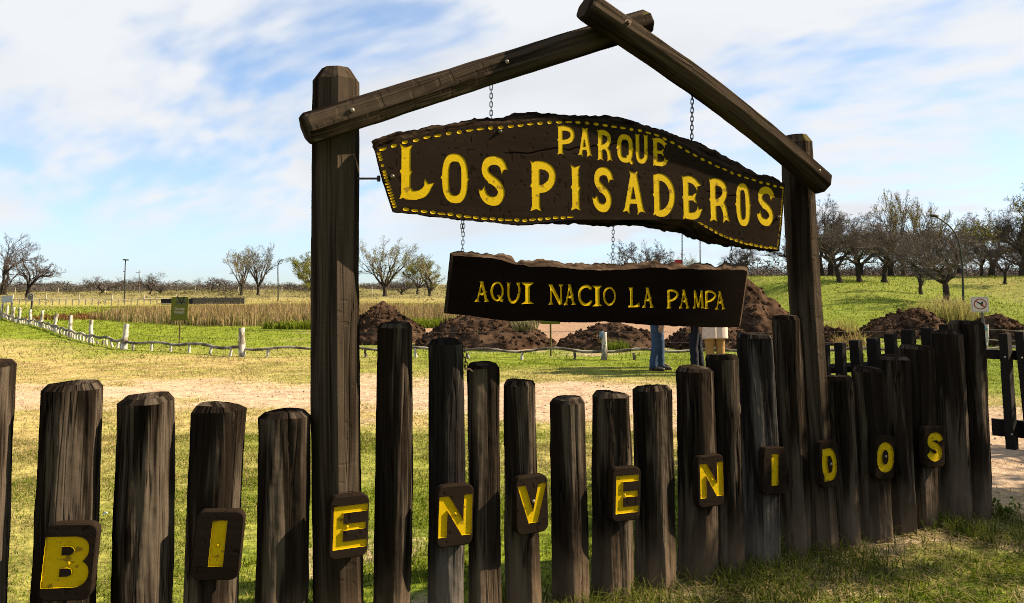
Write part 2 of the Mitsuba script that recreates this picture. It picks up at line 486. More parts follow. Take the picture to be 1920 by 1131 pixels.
def tube_path(points, radii, k=6, closed=False):
    """A tube along a polyline."""
    p = np.asarray(points, float)
    r = np.broadcast_to(np.asarray(radii, float), (len(p),))
    t = np.roll(p, -1, 0) - np.roll(p, 1, 0) if closed else np.gradient(p, axis=0)
    t /= np.linalg.norm(t, axis=1, keepdims=True) + 1e-12
    ref = np.array([0.13, 0.31, 0.94]) if abs(t[0] @ np.array([0.13, 0.31, 0.94])) < 0.9 else np.array([1.0, 0.2, 0])
    a = np.cross(t, ref)
    a /= np.linalg.norm(a, axis=1, keepdims=True)
    b = np.cross(t, a)
    ang = np.arange(k) * 2 * np.pi / k
    v = p[:, None] + r[:, None, None] * (np.cos(ang)[None, :, None] * a[:, None] + np.sin(ang)[None, :, None] * b[:, None])
    n = len(p)
    f = []
    for i in range(n if closed else n - 1):
        for j in range(k):
            q = (i * k + j, i * k + (j + 1) % k, (i + 1) % n * k + (j + 1) % k, (i + 1) % n * k + j)
            f += [(q[0], q[1], q[2]), (q[0], q[2], q[3])]
    v = v.reshape(-1, 3)
    if not closed:
        v = np.vstack([v, p[:1], p[-1:]])
        for j in range(k):
            f += [(n * k, (j + 1) % k, j), (n * k + 1, (n - 1) * k + j, (n - 1) * k + (j + 1) % k)]
    return trimesh.Trimesh(v, np.array(f), process=False)


def log_mesh(base, top, r0, r1, seed, flats=9, cham=0.022, rough=1.15):
    """A hewn log: rounded many-sided shaft with uneven flats, chamfered head."""
    rng = np.random.default_rng(seed)
    base, top = np.asarray(base, float), np.asarray(top, float)
    d, a, b = frame_of(top - base)
    L = np.linalg.norm(top - base)
    N = 104
    th0 = math.atan2(-FN @ b, -FN @ a)                    # the seam faces away from the front
    th = th0 + np.linspace(0, 2 * np.pi, N + 1)
    thw = th.copy()
    thw[-1] = th0
    rows = np.concatenate([np.linspace(0, L - cham, 46)])
    off = rng.uniform(0, 50)
    w = np.sort(rng.uniform(0, 2 * np.pi, flats))
    hh = rng.uniform(0.80, 0.97, flats)

    def radius(z):
        z = np.asarray(z)[:, None]
        rr = r0 + (r1 - r0) * z / L
        lim = np.full((len(z), N + 1), 1.04)
        for wk, hk in zip(w, hh):
            cc = np.cos(thw[None] - wk - 0.16 * np.sin(z * 2.2 + wk * 3))
            lim = np.minimum(lim, np.where(cc > 0.2, (hk + 0.04 * np.sin(z * 3.1 + wk * 9)) / np.maximum(cc, 0.2), 9))
        x, y = np.cos(thw)[None] + 0 * z, np.sin(thw)[None] + 0 * z
        P = np.stack([x * 1.6 + off, y * 1.6, z * 1.5 + 0 * x], -1)
        Q = np.stack([x * 5 + off, y * 5, z * 5 + 0 * x], -1)
        return rr * lim * (1 + rough * (0.13 * (meshkit.fbm(P, 2, seed) - 0.5) + 0.08 * (meshkit.fbm(Q, 3, seed + 3) - 0.5)))

    cracks = [(rng.uniform(0, 6.28), rng.uniform(0.25, 0.8), rng.uniform(0.03, 0.055), rng.uniform(0.06, 0.15), rng.random() < 0.6) for _ in range(rng.integers(2, 5))]
    plain_radius = radius

    def radius(z):
        r = plain_radius(z)
        z = np.asarray(z)[:, None]
        for a0, ln, wd, dp, top_ in cracks:
            mid = L if top_ else L * (0.35 + 0.4 * ln)
            run = np.clip(1 - np.abs(z - mid) / (ln * L * 0.6), 0, 1) ** 0.6
            ax = a0 + 0.10 * (meshkit.fbm(np.stack([z * 3 + a0, 0 * z, 0 * z], -1), 3, seed + 7) - 0.5) * 4
            da = np.abs((thw[None] - ax + np.pi) % (2 * np.pi) - np.pi)
            r = r * (1 - dp * run * np.clip(1 - da / (wd * (0.4 + 0.6 * run)), 0, 1))
        return r

    bow = rng.normal(0, 0.006, 2)

    def ring(z, r):
        s = np.sin(np.pi * np.asarray(z) / L)[:, None, None]
        return base + d * np.asarray(z)[:, None, None] + s * (a * bow[0] + b * bow[1]) + r[..., None] * (np.cos(thw)[None, :, None] * a + np.sin(thw)[None, :, None] * b)

    S = Soup()
    R = radius(rows)
    S.add(ring(rows, R).reshape(-1, 3), grid_faces(len(rows), N + 1), np.stack([np.tile((th - th0) * r0 + off, len(rows)), np.repeat(rows, N + 1) + off], -1))
    k = rng.uniform(0.76, 0.90)
    wob = 1 + 0.16 * (meshkit.fbm(np.stack([np.cos(thw) * 2.2 + off, np.sin(thw) * 2.2, 0 * thw], -1), 3, seed + 5) - 0.5)
    tilt = rng.normal(0, 0.035, 2)
    zt = np.full(N + 1, L) + r1 * (np.cos(thw) * tilt[0] + np.sin(thw) * tilt[1])
    lo = ring(rows[-1:], R[-1:])[0]
    hi = ring(np.array([L]), (R[-1] * k * wob)[None])[0] + d * (zt - L)[:, None]
    S.add(np.vstack([lo, hi]), grid_faces(2, N + 1), np.stack([np.tile((th - th0) * r0 + off + 7, 2), np.repeat([0, cham], N + 1) + off], -1))
    mid = ring(np.array([L + 0.004]), (R[-1] * k * 0.5)[None])[0] + d * ((zt - L) * 0.5)[:, None] + d[None] * (0.008 * (meshkit.noise(np.stack([np.cos(thw) * 3 + off, np.sin(thw) * 3, 0 * thw], -1), 2)[:, None] - 0.5))
    ctr = hi.mean(0, keepdims=True) + d * 0.002
    cu = np.stack([np.cos(thw), np.sin(thw)], -1) * r1
    S.add(np.vstack([hi, mid]), grid_faces(2, N + 1), np.vstack([cu * k, cu * k * 0.5]) + off)
    S.add(np.vstack([mid, ctr]), [(j, j + 1, N + 1) for j in range(N)], np.vstack([cu * k * 0.5, [[0, 0]]]) + off)
    return S


def beam_soup(p0, p1, rad, seed, rot=0.3926991, k=8, cham=(0.03, 0.03), squeeze=0.75, rough=1.0):
    """A hewn eight-sided beam with crisp arrises, slightly uneven faces and bevelled ends."""
    rng = np.random.default_rng(seed)
    p0, p1 = np.asarray(p0, float), np.asarray(p1, float)
    d, a, b = frame_of(p1 - p0)
    L = np.linalg.norm(p1 - p0)
    S = Soup()
    off = rng.uniform(0, 50)
    n = max(int(L / 0.045), 6)
    zs = np.concatenate([[0.0], np.linspace(cham[0], L - cham[1], n), [L]])
    sc = np.concatenate([[squeeze], np.ones(n), [squeeze]])
    corner = rot + np.arange(k + 1) * 2 * np.pi / k

    def corner_r(j, z):
        jj = j % k
        return rad * (1 + rough * (0.10 * (meshkit.fbm(np.stack([z * 2.5 + jj * 7.3 + off, z * 0, z * 0], -1), 3, seed) - 0.5) + 0.05 * (meshkit.noise(np.stack([z * 14 + jj * 3.1, z * 0 + off, z * 0], -1), seed) - 0.5)))

    bend = rng.normal(0, 0.010, 2) * rough
    m = 5
    for j in range(k):
        ra, rb = corner_r(j, zs) * sc, corner_r(j + 1, zs) * sc
        pa = p0 + d * zs[:, None] + ra[:, None] * (math.cos(corner[j]) * a + math.sin(corner[j]) * b)
        pb = p0 + d * zs[:, None] + rb[:, None] * (math.cos(corner[j + 1]) * a + math.sin(corner[j + 1]) * b)
        sag = np.sin(np.pi * zs / L)[:, None] * (bend[0] * a + bend[1] * b)
        pa, pb = pa + sag, pb + sag
        nm = math.cos((corner[j] + corner[j + 1]) / 2) * a + math.sin((corner[j] + corner[j + 1]) / 2) * b
        f = np.linspace(0, 1, m)
        g = pa[:, None] * (1 - f)[None, :, None] + pb[:, None] * f[None, :, None]
        q = np.stack([zs[:, None] * 9 + 0 * f, f[None] * 1.2 + j * 5.0 + 0 * zs[:, None], 0 * zs[:, None] + off + 0 * f], -1)
        g = g + nm * ((meshkit.fbm(q, 2, seed + 9) - 0.5) * 0.10 * rad * rough * np.sin(np.pi * f)[None] * (sc[:, None] > 0.99))[..., None]
        w = rad * 2 * math.sin(math.pi / k)
        uv = np.stack([np.tile(f * w + j * w + off, len(zs)), np.repeat(zs, m) + off], -1)
        g2 = g.reshape(-1, 3)
        mid = slice(m, -m)
        S.add(g2[mid], grid_faces(n, m), uv[mid])
        S.add(g2[:2 * m], grid_faces(2, m), uv[:2 * m])
        S.add(g2[-2 * m:], grid_faces(2, m), uv[-2 * m:])
        for row, c in ((g[0], p0), (g[-1], p1)):
            S.add(np.vstack([row, [c]]), [(i, i + 1, m) for i in range(m - 1)], np.vstack([np.stack([(row - c) @ a, (row - c) @ b], -1), [[0, 0]]]) + off)
    return S


def put_soup(name, S, bsdf, parent=None, **kw):
    return put(name, S.mesh(), bsdf, parent, smooth=True, uv=S.uv(), **kw)


def dome(at_, nrm, r, h):
    """A round bolt head."""
    m = trimesh.creation.icosphere(2, 1.0)
    m.apply_scale([r, r, h])
    m.apply_transform(trimesh.geometry.align_vectors([0, 0, 1], nrm))
    m.apply_translation(at_)
    return m


def hex_bolt(at_, nrm, r, h):
    a = trimesh.creation.cylinder(r * 1.7, h * 0.35, sections=16)
    a.apply_translation([0, 0, h * 0.17])
    b = trimesh.creation.cylinder(r, h, sections=6)
    b.apply_translation([0, 0, h * 0.5])
    m = trimesh.util.concatenate([a, b])
    m.apply_transform(trimesh.geometry.align_vectors([0, 0, 1], nrm))
    m.apply_translation(at_)
    return m


def flat_face(poly, place, flip=False):
    """Triangles of a shapely polygon, its points placed in space by place(xy)."""
    S = Soup()
    for g in getattr(poly, 'geoms', [poly]):
        if g.is_empty or g.area < 1e-9:
            continue
        v, f = trimesh.creation.triangulate_polygon(g, engine='earcut')
        # split any triangle only as earcut gives; orientation to +normal
        a = v[f[:, 1]] - v[f[:, 0]]
        b = v[f[:, 2]] - v[f[:, 0]]
        cr = a[:, 0] * b[:, 1] - a[:, 1] * b[:, 0]
        f = np.where((cr < 0)[:, None] != flip, f[:, ::-1], f)
        S.add(place(v), f, np.stack([v[:, 1], v[:, 0]], -1))
    return S


def walls(poly, lo, hi):
    """The side walls of a sunk polygon between two placements."""
    S = Soup()
    for g in getattr(poly, 'geoms', [poly]):
        for r in [g.exterior, *g.interiors]:
            c = np.array(r.coords)
            for i in range(len(c) - 1):
                e = c[i:i + 2]
                q = np.vstack([hi(e), lo(e)])
                S.add(q, [(0, 1, 3), (0, 3, 2)], np.stack([np.r_[e[:, 1], e[:, 1]], np.r_[e[:, 0], e[:, 0]]], -1))
    return S


# ------------------------------------------------------------------ letter shapes (unit height, width w)
def stroke(pts, th, cap='flat'):
    return LineString(pts).buffer(th / 2, cap_style=cap, join_style='round', quad_segs=6)


def curve(pts, n=40):
    from scipy.interpolate import CubicSpline
    p = np.array(pts, float)
    t = np.r_[0, np.cumsum(np.linalg.norm(np.diff(p, axis=0), axis=1))]
    return CubicSpline(t, p)(np.linspace(0, t[-1], n))


def ellipse(cx, cy, rx, ry, power=2.0, n=40):
    t = np.linspace(0, 2 * np.pi, n, endpoint=False)
    c, s = np.cos(t), np.sin(t)
    return Polygon(np.stack([cx + rx * np.sign(c) * np.abs(c) ** (2 / power), cy + ry * np.sign(s) * np.abs(s) ** (2 / power)], -1))


def tstem(x, th, y0=0.0, y1=1.0, spur=(1, 1), fork=(1, 1)):
    a, h = th / 2, y1 - y0
    y = lambda q: y0 + q * h
    L = [(x - a - 0.035 * fork[0], y0), (x - a, y(0.10)), (x - a, y(0.45)), (x - a - 0.035 * spur[0], y(0.5)), (x - a, y(0.55)), (x - a, y(0.91)), (x - a - 0.045 * fork[1], y1)]
    R = [(x + a + 0.045 * fork[1], y1), (x + a, y(0.91)), (x + a, y(0.55)), (x + a + 0.035 * spur[1], y(0.5)), (x + a, y(0.45)), (x + a, y(0.10)), (x + a + 0.035 * fork[0], y0)]
    return Polygon(L + ([(x, y(0.945))] if fork[1] else []) + R + ([(x, y(0.05))] if fork[0] else []))


def spike(x, y, dx, dy, w):
    n = np.array([-dy, dx]) / math.hypot(dx, dy) * w / 2
    return Polygon([(x + n[0], y + n[1]), (x + dx, y + dy), (x - n[0], y - n[1])])


def forked_end(p, q, th):
    """Two points of a fishtail beyond the stroke end q coming from p."""
    d = np.array(q, float) - np.array(p, float)
    d /= np.linalg.norm(d)
    n = np.array([-d[1], d[0]])
    q = np.array(q, float)
    return Polygon([q - n * th / 2 - d * 0.05, q + n * th / 2 - d * 0.05, q + n * th * 0.75 + d * 0.07, q + d * 0.005, q - n * th * 0.75 + d * 0.07])


def tuscan(ch, w, th):
    U = unary_union
    a = th / 2
    if ch == 'I':
        return tstem(w / 2, th)
    if ch == 'L':
        foot = curve([(a, 0.10), (w * 0.45, 0.085), (w * 0.72, 0.13), (w * 0.90, 0.30)])
        return U([tstem(a + 0.04, th, fork=(1, 1)), Polygon([(a + 0.04, 0), (a + 0.04 + a + 0.16, 0.0), (a + 0.04 + a + 0.03, 0.2), (a + 0.04, 0.3)]), stroke(foot, th * 0.82), forked_end(foot[-4], foot[-1], th * 0.8)])
    if ch in 'OQ':
        o = ellipse(w / 2, 0.5, w / 2, 0.5, 2.5)
        i = ellipse(w / 2, 0.5, max(w / 2 - th * 0.98, 0.05), 0.5 - th * 0.95, 3.2)
        parts = [o.difference(i), Polygon([(0.03, 0.42), (-0.035, 0.5), (0.03, 0.58)]), Polygon([(w - 0.03, 0.44), (w + 0.03, 0.5), (w - 0.03, 0.56)])]
        if ch == 'Q':
            parts.append(Polygon([(w * 0.55, 0.26), (w * 0.72, 0.28), (w * 1.02, 0.02), (w * 0.92, -0.06), (w * 0.80, -0.02)]))
        return U(parts)
    if ch == 'S':
        c = curve([(0.94 * w, 0.74), (0.78 * w, 0.88), (0.5 * w, 0.905), (0.24 * w, 0.83), (0.19 * w, 0.67), (0.42 * w, 0.53), (0.70 * w, 0.42), (0.83 * w, 0.28), (0.72 * w, 0.13), (0.45 * w, 0.09), (0.20 * w, 0.15), (0.07 * w, 0.29)], 60)
        return U([stroke(c, th * 0.95), forked_end(c[3], c[0], th * 0.75), forked_end(c[-4], c[-1], th * 0.7), spike(0.42 * w, 0.47, -0.09, -0.02, 0.1)])
    if ch in 'PR':
        bowl = curve([(a, 0.90), (w * 0.5, 0.915), (w - a * 0.95, 0.80), (w - a * 0.95, 0.62), (w * 0.5, 0.46), (a, 0.455)])
        parts = [tstem(a + 0.02, th, spur=(1, 0), fork=(1, 1)), stroke(bowl, th * 0.86)]
        if ch == 'R':
            leg = curve([(w * 0.42, 0.46), (w * 0.72, 0.40), (w * 0.86, 0.22), (w * 0.90, 0.06)])
            parts += [stroke(leg, th * 0.85), forked_end(leg[-4], leg[-1], th * 0.85)]
        return U(parts)
    if ch == 'A':
        l, r = [(w * 0.50, 0.97), (w * 0.14, 0.05)], [(w * 0.53, 0.97), (w * 0.86, 0.05)]
        return U([stroke(l, th * 0.80), stroke(r, th * 0.98), sbox(w * 0.22, 0.22, w * 0.8, 0.22 + th * 0.62), forked_end(l[0], l[1], th * 0.8), forked_end(r[0], r[1], th * 0.95),
                  forked_end((w * 0.52, 0.5), (w * 0.52, 0.95), th * 1.05), spike(w * 0.30, 0.48, -0.06, 0.02, 0.1)])
    if ch == 'D':
        bowl = curve([(a, 0.91), (w * 0.55, 0.915), (w - a, 0.74), (w - a, 0.28), (w * 0.55, 0.085), (a, 0.09)])
        return U([tstem(a + 0.02, th, spur=(1, 0), fork=(1, 0)), stroke(bowl, th * 0.92), Polygon([(w - 0.02, 0.44), (w + 0.04, 0.5), (w - 0.02, 0.56)])])
    if ch == 'E':
        top = curve([(a, 0.90), (w * 0.55, 0.915), (w * 0.90, 0.78)])
        bot = curve([(a, 0.10), (w * 0.5, 0.085), (w * 0.80, 0.12), (w * 0.95, 0.24)])
        return U([tstem(a + 0.03, th * 1.05, spur=(1, 0)), stroke(top, th * 0.85), forked_end(top[-4], top[-1], th * 0.8), stroke(bot, th * 0.85), forked_end(bot[-4], bot[-1], th * 0.75),
                  stroke([(a, 0.50), (w * 0.70, 0.50)], th * 0.62), forked_end((w * 0.4, 0.5), (w * 0.72, 0.5), th * 0.9)])
    if ch == 'U':
        c = curve([(a, 0.45), (a, 0.26), (w * 0.32, 0.095), (w * 0.62, 0.095), (w - a, 0.26), (w - a, 0.45)])
        return U([tstem(a, th * 0.85, 0.4, 1, fork=(0, 1), spur=(0, 0)), tstem(w - a, th * 0.85, 0.4, 1, fork=(0, 1), spur=(0, 0)), stroke(c, th * 0.85)])


def serif_foot(x, y, th, up):
    return Polygon([(x - th * 0.95, y), (x + th * 0.95, y), (x + th * 0.35, y + 0.13 * up), (x - th * 0.35, y + 0.13 * up)])


def serifed(ch, w, th):
    U = unary_union
    a = th / 2
    if ch == 'A':
        return U([stroke([(w * 0.52, 0.98), (w * 0.12, 0.02)], th * 0.62), stroke([(w * 0.5, 1.0), (w * 0.86, 0.02)], th * 0.95), stroke([(w * 0.22, 0.46), (w * 0.5, 0.36), (w * 0.78, 0.46)], th * 0.55), serif_foot(w * 0.12, 0, th, 1), serif_foot(w * 0.88, 0, th, 1),
                  Polygon([(w * 0.3, 1.0), (w * 0.62, 1.02), (w * 0.55, 0.8)]), spike(w * 0.8, 0.48, 0.08, 0.07, 0.08), ellipse(w * 0.5, 0.40, 0.07, 0.06)])
    if ch in 'OQ':
        o = ellipse(w / 2, 0.5, w / 2, 0.5).difference(ellipse(w / 2 + 0.01, 0.5, w / 2 - th * 0.72, 0.5 - th * 0.62))
        return o if ch == 'O' else U([o, Polygon([(w * 0.5, 0.3), (w * 0.66, 0.32), (w * 0.82, 0.08), (w * 1.02, 0.12), (w * 0.9, -0.06), (w * 0.74, 0.0)])])
    if ch == 'U':
        c = curve([(a + 0.02, 0.95), (a + 0.02, 0.3), (w * 0.33, 0.07), (w * 0.62, 0.07), (w - a, 0.3), (w - a, 0.95)])
        return U([stroke(c, th * 0.8), serif_foot(a + 0.02, 1, th * 0.9, -1), serif_foot(w - a, 1, th * 0.9, -1)])
    if ch == 'I':
        return U([sbox(w / 2 - th * 0.75, 0, w / 2 + th * 0.75, 1), Polygon([(w * 0.02, 0), (w * 0.98, 0), (w * 0.7, 0.12), (w * 0.3, 0.12)]), Polygon([(w * 0.04, 1), (w * 0.98, 1), (w * 0.72, 0.87), (w * 0.3, 0.87)])])
    if ch == 'N':
        return U([stroke([(w * 0.2, 0), (w * 0.2, 1)], th * 0.6), stroke([(w * 0.2, 0.97), (w * 0.78, 0.02)], th), stroke([(w * 0.82, 0), (w * 0.82, 1)], th * 0.6), serif_foot(w * 0.2, 0, th, 1), serif_foot(w * 0.82, 1, th * 0.9, -1), serif_foot(w * 0.16, 1, th * 0.6, -1)])
    if ch == 'C':
        c = curve([(w * 0.95, 0.80), (w * 0.7, 0.95), (w * 0.35, 0.88), (w * 0.12, 0.5), (w * 0.35, 0.12), (w * 0.68, 0.06), (w * 0.96, 0.26)])
        return U([stroke(c, th * 0.85), spike(w * 0.93, 0.8, 0.04, 0.14, 0.14)])
    if ch == 'L':
        return U([stroke([(w * 0.32, 0), (w * 0.32, 1)], th), sbox(w * 0.05, 0, w * 0.9, 0.10), Polygon([(w * 0.6, 0.05), (w, 0.0), (w * 0.95, 0.26)]), serif_foot(w * 0.3, 1, th, -1)])
    if ch == 'P':
        b = curve([(w * 0.25, 0.95), (w * 0.65, 0.95), (w * 0.93, 0.76), (w * 0.65, 0.49), (w * 0.3, 0.45)])
        return U([stroke([(w * 0.26, 0), (w * 0.26, 1)], th), stroke(b, th * 0.75), serif_foot(w * 0.26, 0, th, 1)])
    if ch == 'M':
        return U([stroke([(w * 0.16, 0), (w * 0.2, 1)], th * 0.6), stroke([(w * 0.2, 0.98), (w * 0.5, 0.05)], th * 0.85), stroke([(w * 0.8, 0.98), (w * 0.5, 0.05)], th * 0.55), stroke([(w * 0.84, 0), (w * 0.8, 1)], th * 0.85), serif_foot(w * 0.14, 0, th * 0.8, 1), serif_foot(w * 0.86, 0, th * 0.8, 1)])


def block(ch, w, th):
    """Plain letters of the small plaques."""
    U = unary_union
    if ch == 'I':
        return sbox(0, 0, w, 1)
    if ch == 'E':
        return U([sbox(0, 0, th, 1), sbox(0, 1 - th * 0.72, w, 1), sbox(0, 0, w, th * 0.72), sbox(0, 0.5 - th * 0.32, w * 0.95, 0.5 + th * 0.32)])
    if ch == 'N':
        return U([sbox(0, 0, th, 1), sbox(w - th, 0, w, 1), Polygon([(0, 1), (th * 1.15, 1), (w, 0), (w - th * 1.15, 0)])])
    if ch == 'V':
        return Polygon([(0, 1), (th * 1.05, 1), (w * 0.52, 0.28), (w - th * 1.05, 1), (w, 1), (w * 0.66, 0), (w * 0.36, 0)])
    if ch == 'B':
        top = U([sbox(0, 0.47, w * 0.62, 1), ellipse(w * 0.62, 0.735, w * 0.34, 0.265, 2.3)])
        bot = U([sbox(0, 0, w * 0.62, 0.55), ellipse(w * 0.62, 0.275, w * 0.38, 0.275, 2.3)])
        hole = lambda y: U([sbox(w * 0.37, y - 0.085, w * 0.52, y + 0.085), ellipse(w * 0.52, y, w * 0.12, 0.085)])
        return U([top, bot]).difference(U([hole(0.72), hole(0.30)]))
    if ch == 'D':
        o = U([sbox(0, 0, w * 0.45, 1), ellipse(w * 0.45, 0.5, w * 0.55, 0.5, 2.3)])
        return o.difference(U([sbox(w * 0.34, 0.24, w * 0.5, 0.76), ellipse(w * 0.5, 0.5, w * 0.2, 0.26)]))
    if ch == 'O':
        return ellipse(w / 2, 0.5, w / 2, 0.5, 2.3).difference(ellipse(w * 0.49, 0.5, w * 0.19, 0.25, 2.1))
    if ch == 'S':
        c = curve([(0.86 * w, 0.70), (0.74 * w, 0.84), (0.5 * w, 0.86), (0.25 * w, 0.79), (0.22 * w, 0.66), (0.45 * w, 0.54), (0.70 * w, 0.43), (0.78 * w, 0.27), (0.6 * w, 0.14), (0.36 * w, 0.15), (0.14 * w, 0.30)], 50)
        return stroke(c, th)


# ------------------------------------------------------------------ carved boards
def resample(pts, n):
    p = np.asarray(pts, float)
    t = np.r_[0, np.cumsum(np.linalg.norm(np.diff(p, axis=0), axis=1))]
    q = np.linspace(0, t[-1], n)
    return np.stack([np.interp(q, t, p[:, k]) for k in (0, 1)], -1)


def carved_board(parent, front_edges, back_edges, off, thick, carvings, bsdf, depth, seed, rough, edge='m_bark_edge'):
    """A thick slab with waney edges. front_edges / back_edges: lists of matching polylines (photo pixels, traced clockwise from top left) on the front plane and on the
    plane thick metres behind; carvings: (part name, polygon, label) in plane coordinates, cut depth metres into the face."""
    F, Bk, R = [], [], []
    for (fe, be, n), rg in zip(zip(front_edges, back_edges, (150, 30, 150, 30)), rough):
        F.append(resample([st(u, v, off) for u, v in fe], n)[:-1])
        Bk.append(resample([st(u, v, off - thick) for u, v in be], n)[:-1])
        R.append(np.full(n - 1, rg))
    F, Bk, R = np.vstack(F), np.vstack(Bk), np.concatenate(R)
    ctr = F.mean(0)
    nz = lambda P, f, s: meshkit.fbm(np.stack([P[:, 0] * f, P[:, 1] * f, 0 * P[:, 0] + s], -1), 3, seed) - 0.5
    F = F + (R * 0.006 * nz(F, 25, 1))[:, None] * np.array([0, 1.0])
    Bk = Bk + (R * (0.022 * nz(Bk, 14, 2) + 0.02 * nz(Bk, 45, 3)))[:, None] * np.array([0, 1.0])
    poly = Polygon(F).buffer(0)
    cut = unary_union([g for _, g, _ in carvings]) if carvings else Polygon()
    hi = lambda xy: FO + np.outer(xy[:, 0], FT) + np.outer(xy[:, 1], ZZ) + FN * off
    lo = lambda xy: FO + np.outer(xy[:, 0], FT) + np.outer(xy[:, 1], ZZ) + FN * (off - depth)
    put_soup('board', flat_face(poly.difference(cut), hi), bsdf, parent)
    # the edge all round, rough and waney
    rows = 9
    k = np.linspace(0, 1, rows)
    n = len(F)
    P = F[None] * (1 - k)[:, None, None] + Bk[None] * k[:, None, None]
    out = P - ctr
    out /= np.linalg.norm(out, axis=-1, keepdims=True)
    amp = (np.sin(np.pi * k) ** 0.7)[:, None] * R[None]
    q = np.stack([P[..., 0] * 12, P[..., 1] * 12, k[:, None] * 3 + 0 * P[..., 0]], -1)
    q2 = np.stack([P[..., 0] * 45, P[..., 1] * 45, k[:, None] * 9 + 0 * P[..., 0]], -1)
    P = P + out * (amp * (0.018 * (meshkit.fbm(q, 3, seed + 1) - 0.35) + 0.014 * (meshkit.fbm(q2, 2, seed + 2) - 0.5)))[..., None]
    V = FO + P[..., :1] * FT + P[..., 1:] * ZZ + (off - thick * k)[:, None, None] * FN
    V = np.concatenate([V, V[:, :1]], 1)
    arc = np.r_[0, np.cumsum(np.linalg.norm(np.diff(np.vstack([F, F[:1]]), axis=0), axis=1))]
    S = Soup()
    S.add(V.reshape(-1, 3), grid_faces(rows, n + 1), np.stack([np.repeat(k * thick, n + 1), np.tile(arc, rows)], -1))
    put_soup('waney_edge', S, edge, parent)
    put_soup('back_face', flat_face(Polygon(Bk).buffer(0), lambda xy: FO + np.outer(xy[:, 0], FT) + np.outer(xy[:, 1], ZZ) + FN * (off - thick), flip=True), bsdf, parent)
    for name, g, lab in carvings:
        if name is None:
            continue
        S = flat_face(g, lo)
        Wl = walls(g, lo, hi)
        S.add(*Wl.mesh(), Wl.uv())
        put(name, S.mesh(), 'm_yellow', parent, smooth=False, label=lab)


def glyph_on_plane(shape_fn, ch, box, off, th, lean=0.0):
    """The letter fitted into a photo box (u0, v_top, u1, v_bottom) on the board's plane."""
    u0, v0, u1, v1 = box
    bl, br, tl = st(u0, v1, off), st(u1, v1, off), st((u0 + u1) / 2, v0, off)
    h = tl[1] - (bl[1] + br[1]) / 2
    w = br[0] - bl[0]
    g = shape_fn(ch, w / h, th)
    x0, y0, x1, y1 = g.bounds
    slope = (br[1] - bl[1]) / w
    sx, sy = w / (x1 - x0), h / (y1 - y0)
    g = affinity.affine_transform(g, [sx, lean, slope * 0, sy, bl[0] - x0 * sx - lean * (y0 + 0.5), (bl[1] + br[1]) / 2 - y0 * sy])
    return g.buffer(0).simplify(0.0004)


# ================================================================== the ground: one sheet out to the horizon
def spaced(lo, hi, fine, grow):
    """Grid lines, fine near zero, wider apart with distance."""
    out = [0.0]
    while out[-1] < hi:
        out.append(out[-1] + max(fine, abs(out[-1]) * grow))
    neg = [0.0]
    while neg[-1] > lo:
        neg.append(neg[-1] - max(fine, abs(neg[-1]) * grow))
    return np.array(neg[:0:-1] + out)


gx, gy = spaced(-3000, 3000, 0.11, 0.021), spaced(-400, 3500, 0.11, 0.019)
GX, GY = np.meshgrid(gx, gy)
GZ = terrain(GX, GY)
V = np.stack([GX, GY, GZ], -1).reshape(-1, 3)
Fc = grid_faces(len(gy), len(gx))
cen = V[Fc].mean(1)
is_path = (bare(NP, cen[:, 0], cen[:, 1]) > 0.5) & (path_distance(NP, cen[:, 0], cen[:, 1]) < 3.0) & (cen[:, 1] < 17)
NV = trimesh.Trimesh(V, Fc, process=False).vertex_normals


def sub_sheet(sel):
    idx, inv = np.unique(Fc[sel], return_inverse=True)
    return {'type': 'ply', 'filename': meshkit.write_ply((V[idx], inv.reshape(-1, 3)), normals=NV[idx]), 'face_normals': False, 'bsdf': {'type': 'ref', 'id': 'm_ground'}}


put('ground', None, None, shape=sub_sheet(~is_path), kind='structure', label='sunlit grassy ground with dry yellow patches and a grassy mound on the right')
put('dirt_path', None, None, shape=sub_sheet(is_path), kind='structure', label='pale trodden dirt path running behind the log fence')

# ================================================================== the arch
LEFT_TOP, RIGHT_TOP = on_fence(631, 130), on_fence(1492, 254)
LEFT_BASE, RIGHT_BASE = on_fence(637, 1131), on_fence(1543, 1046)
arch = thing('entrance_arch', 'tall dark timber entrance arch of two posts and two crossing sloped beams', 'arch')


def down(top, low, z=-0.06):
    k = (z - top[2]) / (low[2] - top[2])
    return top + (low - top) * k


put_soup('post', beam_soup(down(LEFT_TOP, LEFT_BASE), LEFT_TOP, 0.107, 3, rot=0.62, cham=(0.01, 0.06), squeeze=0.62, rough=0.5), 'm_beam', arch, label='left post')
put_soup('post', beam_soup(down(RIGHT_TOP, RIGHT_BASE), RIGHT_TOP, 0.099, 4, rot=0.52, cham=(0.01, 0.05), squeeze=0.66, rough=0.5), 'm_beam', arch, label='right post')
ra0, ra1 = on_fence(572, 243, 0.165), on_fence(1212, 41, 0.165)
rb0, rb1 = on_fence(1098, 11, 0.305), on_fence(1541, 344, 0.175)
put_soup('rafter', beam_soup(ra0, ra1, 0.072, 5, rot=0.30, cham=(0.012, 0.012), squeeze=0.9), 'm_beam', arch, label='left sloped beam')
put_soup('rafter', beam_soup(rb0, rb1, 0.079, 6, rot=0.26, cham=(0.012, 0.012), squeeze=0.9), 'm_beam', arch, label='right sloped beam, crossing in front at the top')


def on_beam(p0, p1, u, off, rad):
    """The front of a beam below photo column u."""
    a, b = (p0 - FO) @ FT, (p1 - FO) @ FT
    s = st(u, 200, off)[0]
    k = (s - a) / (b - a)
    return p0 + (p1 - p0) * k + FN * rad


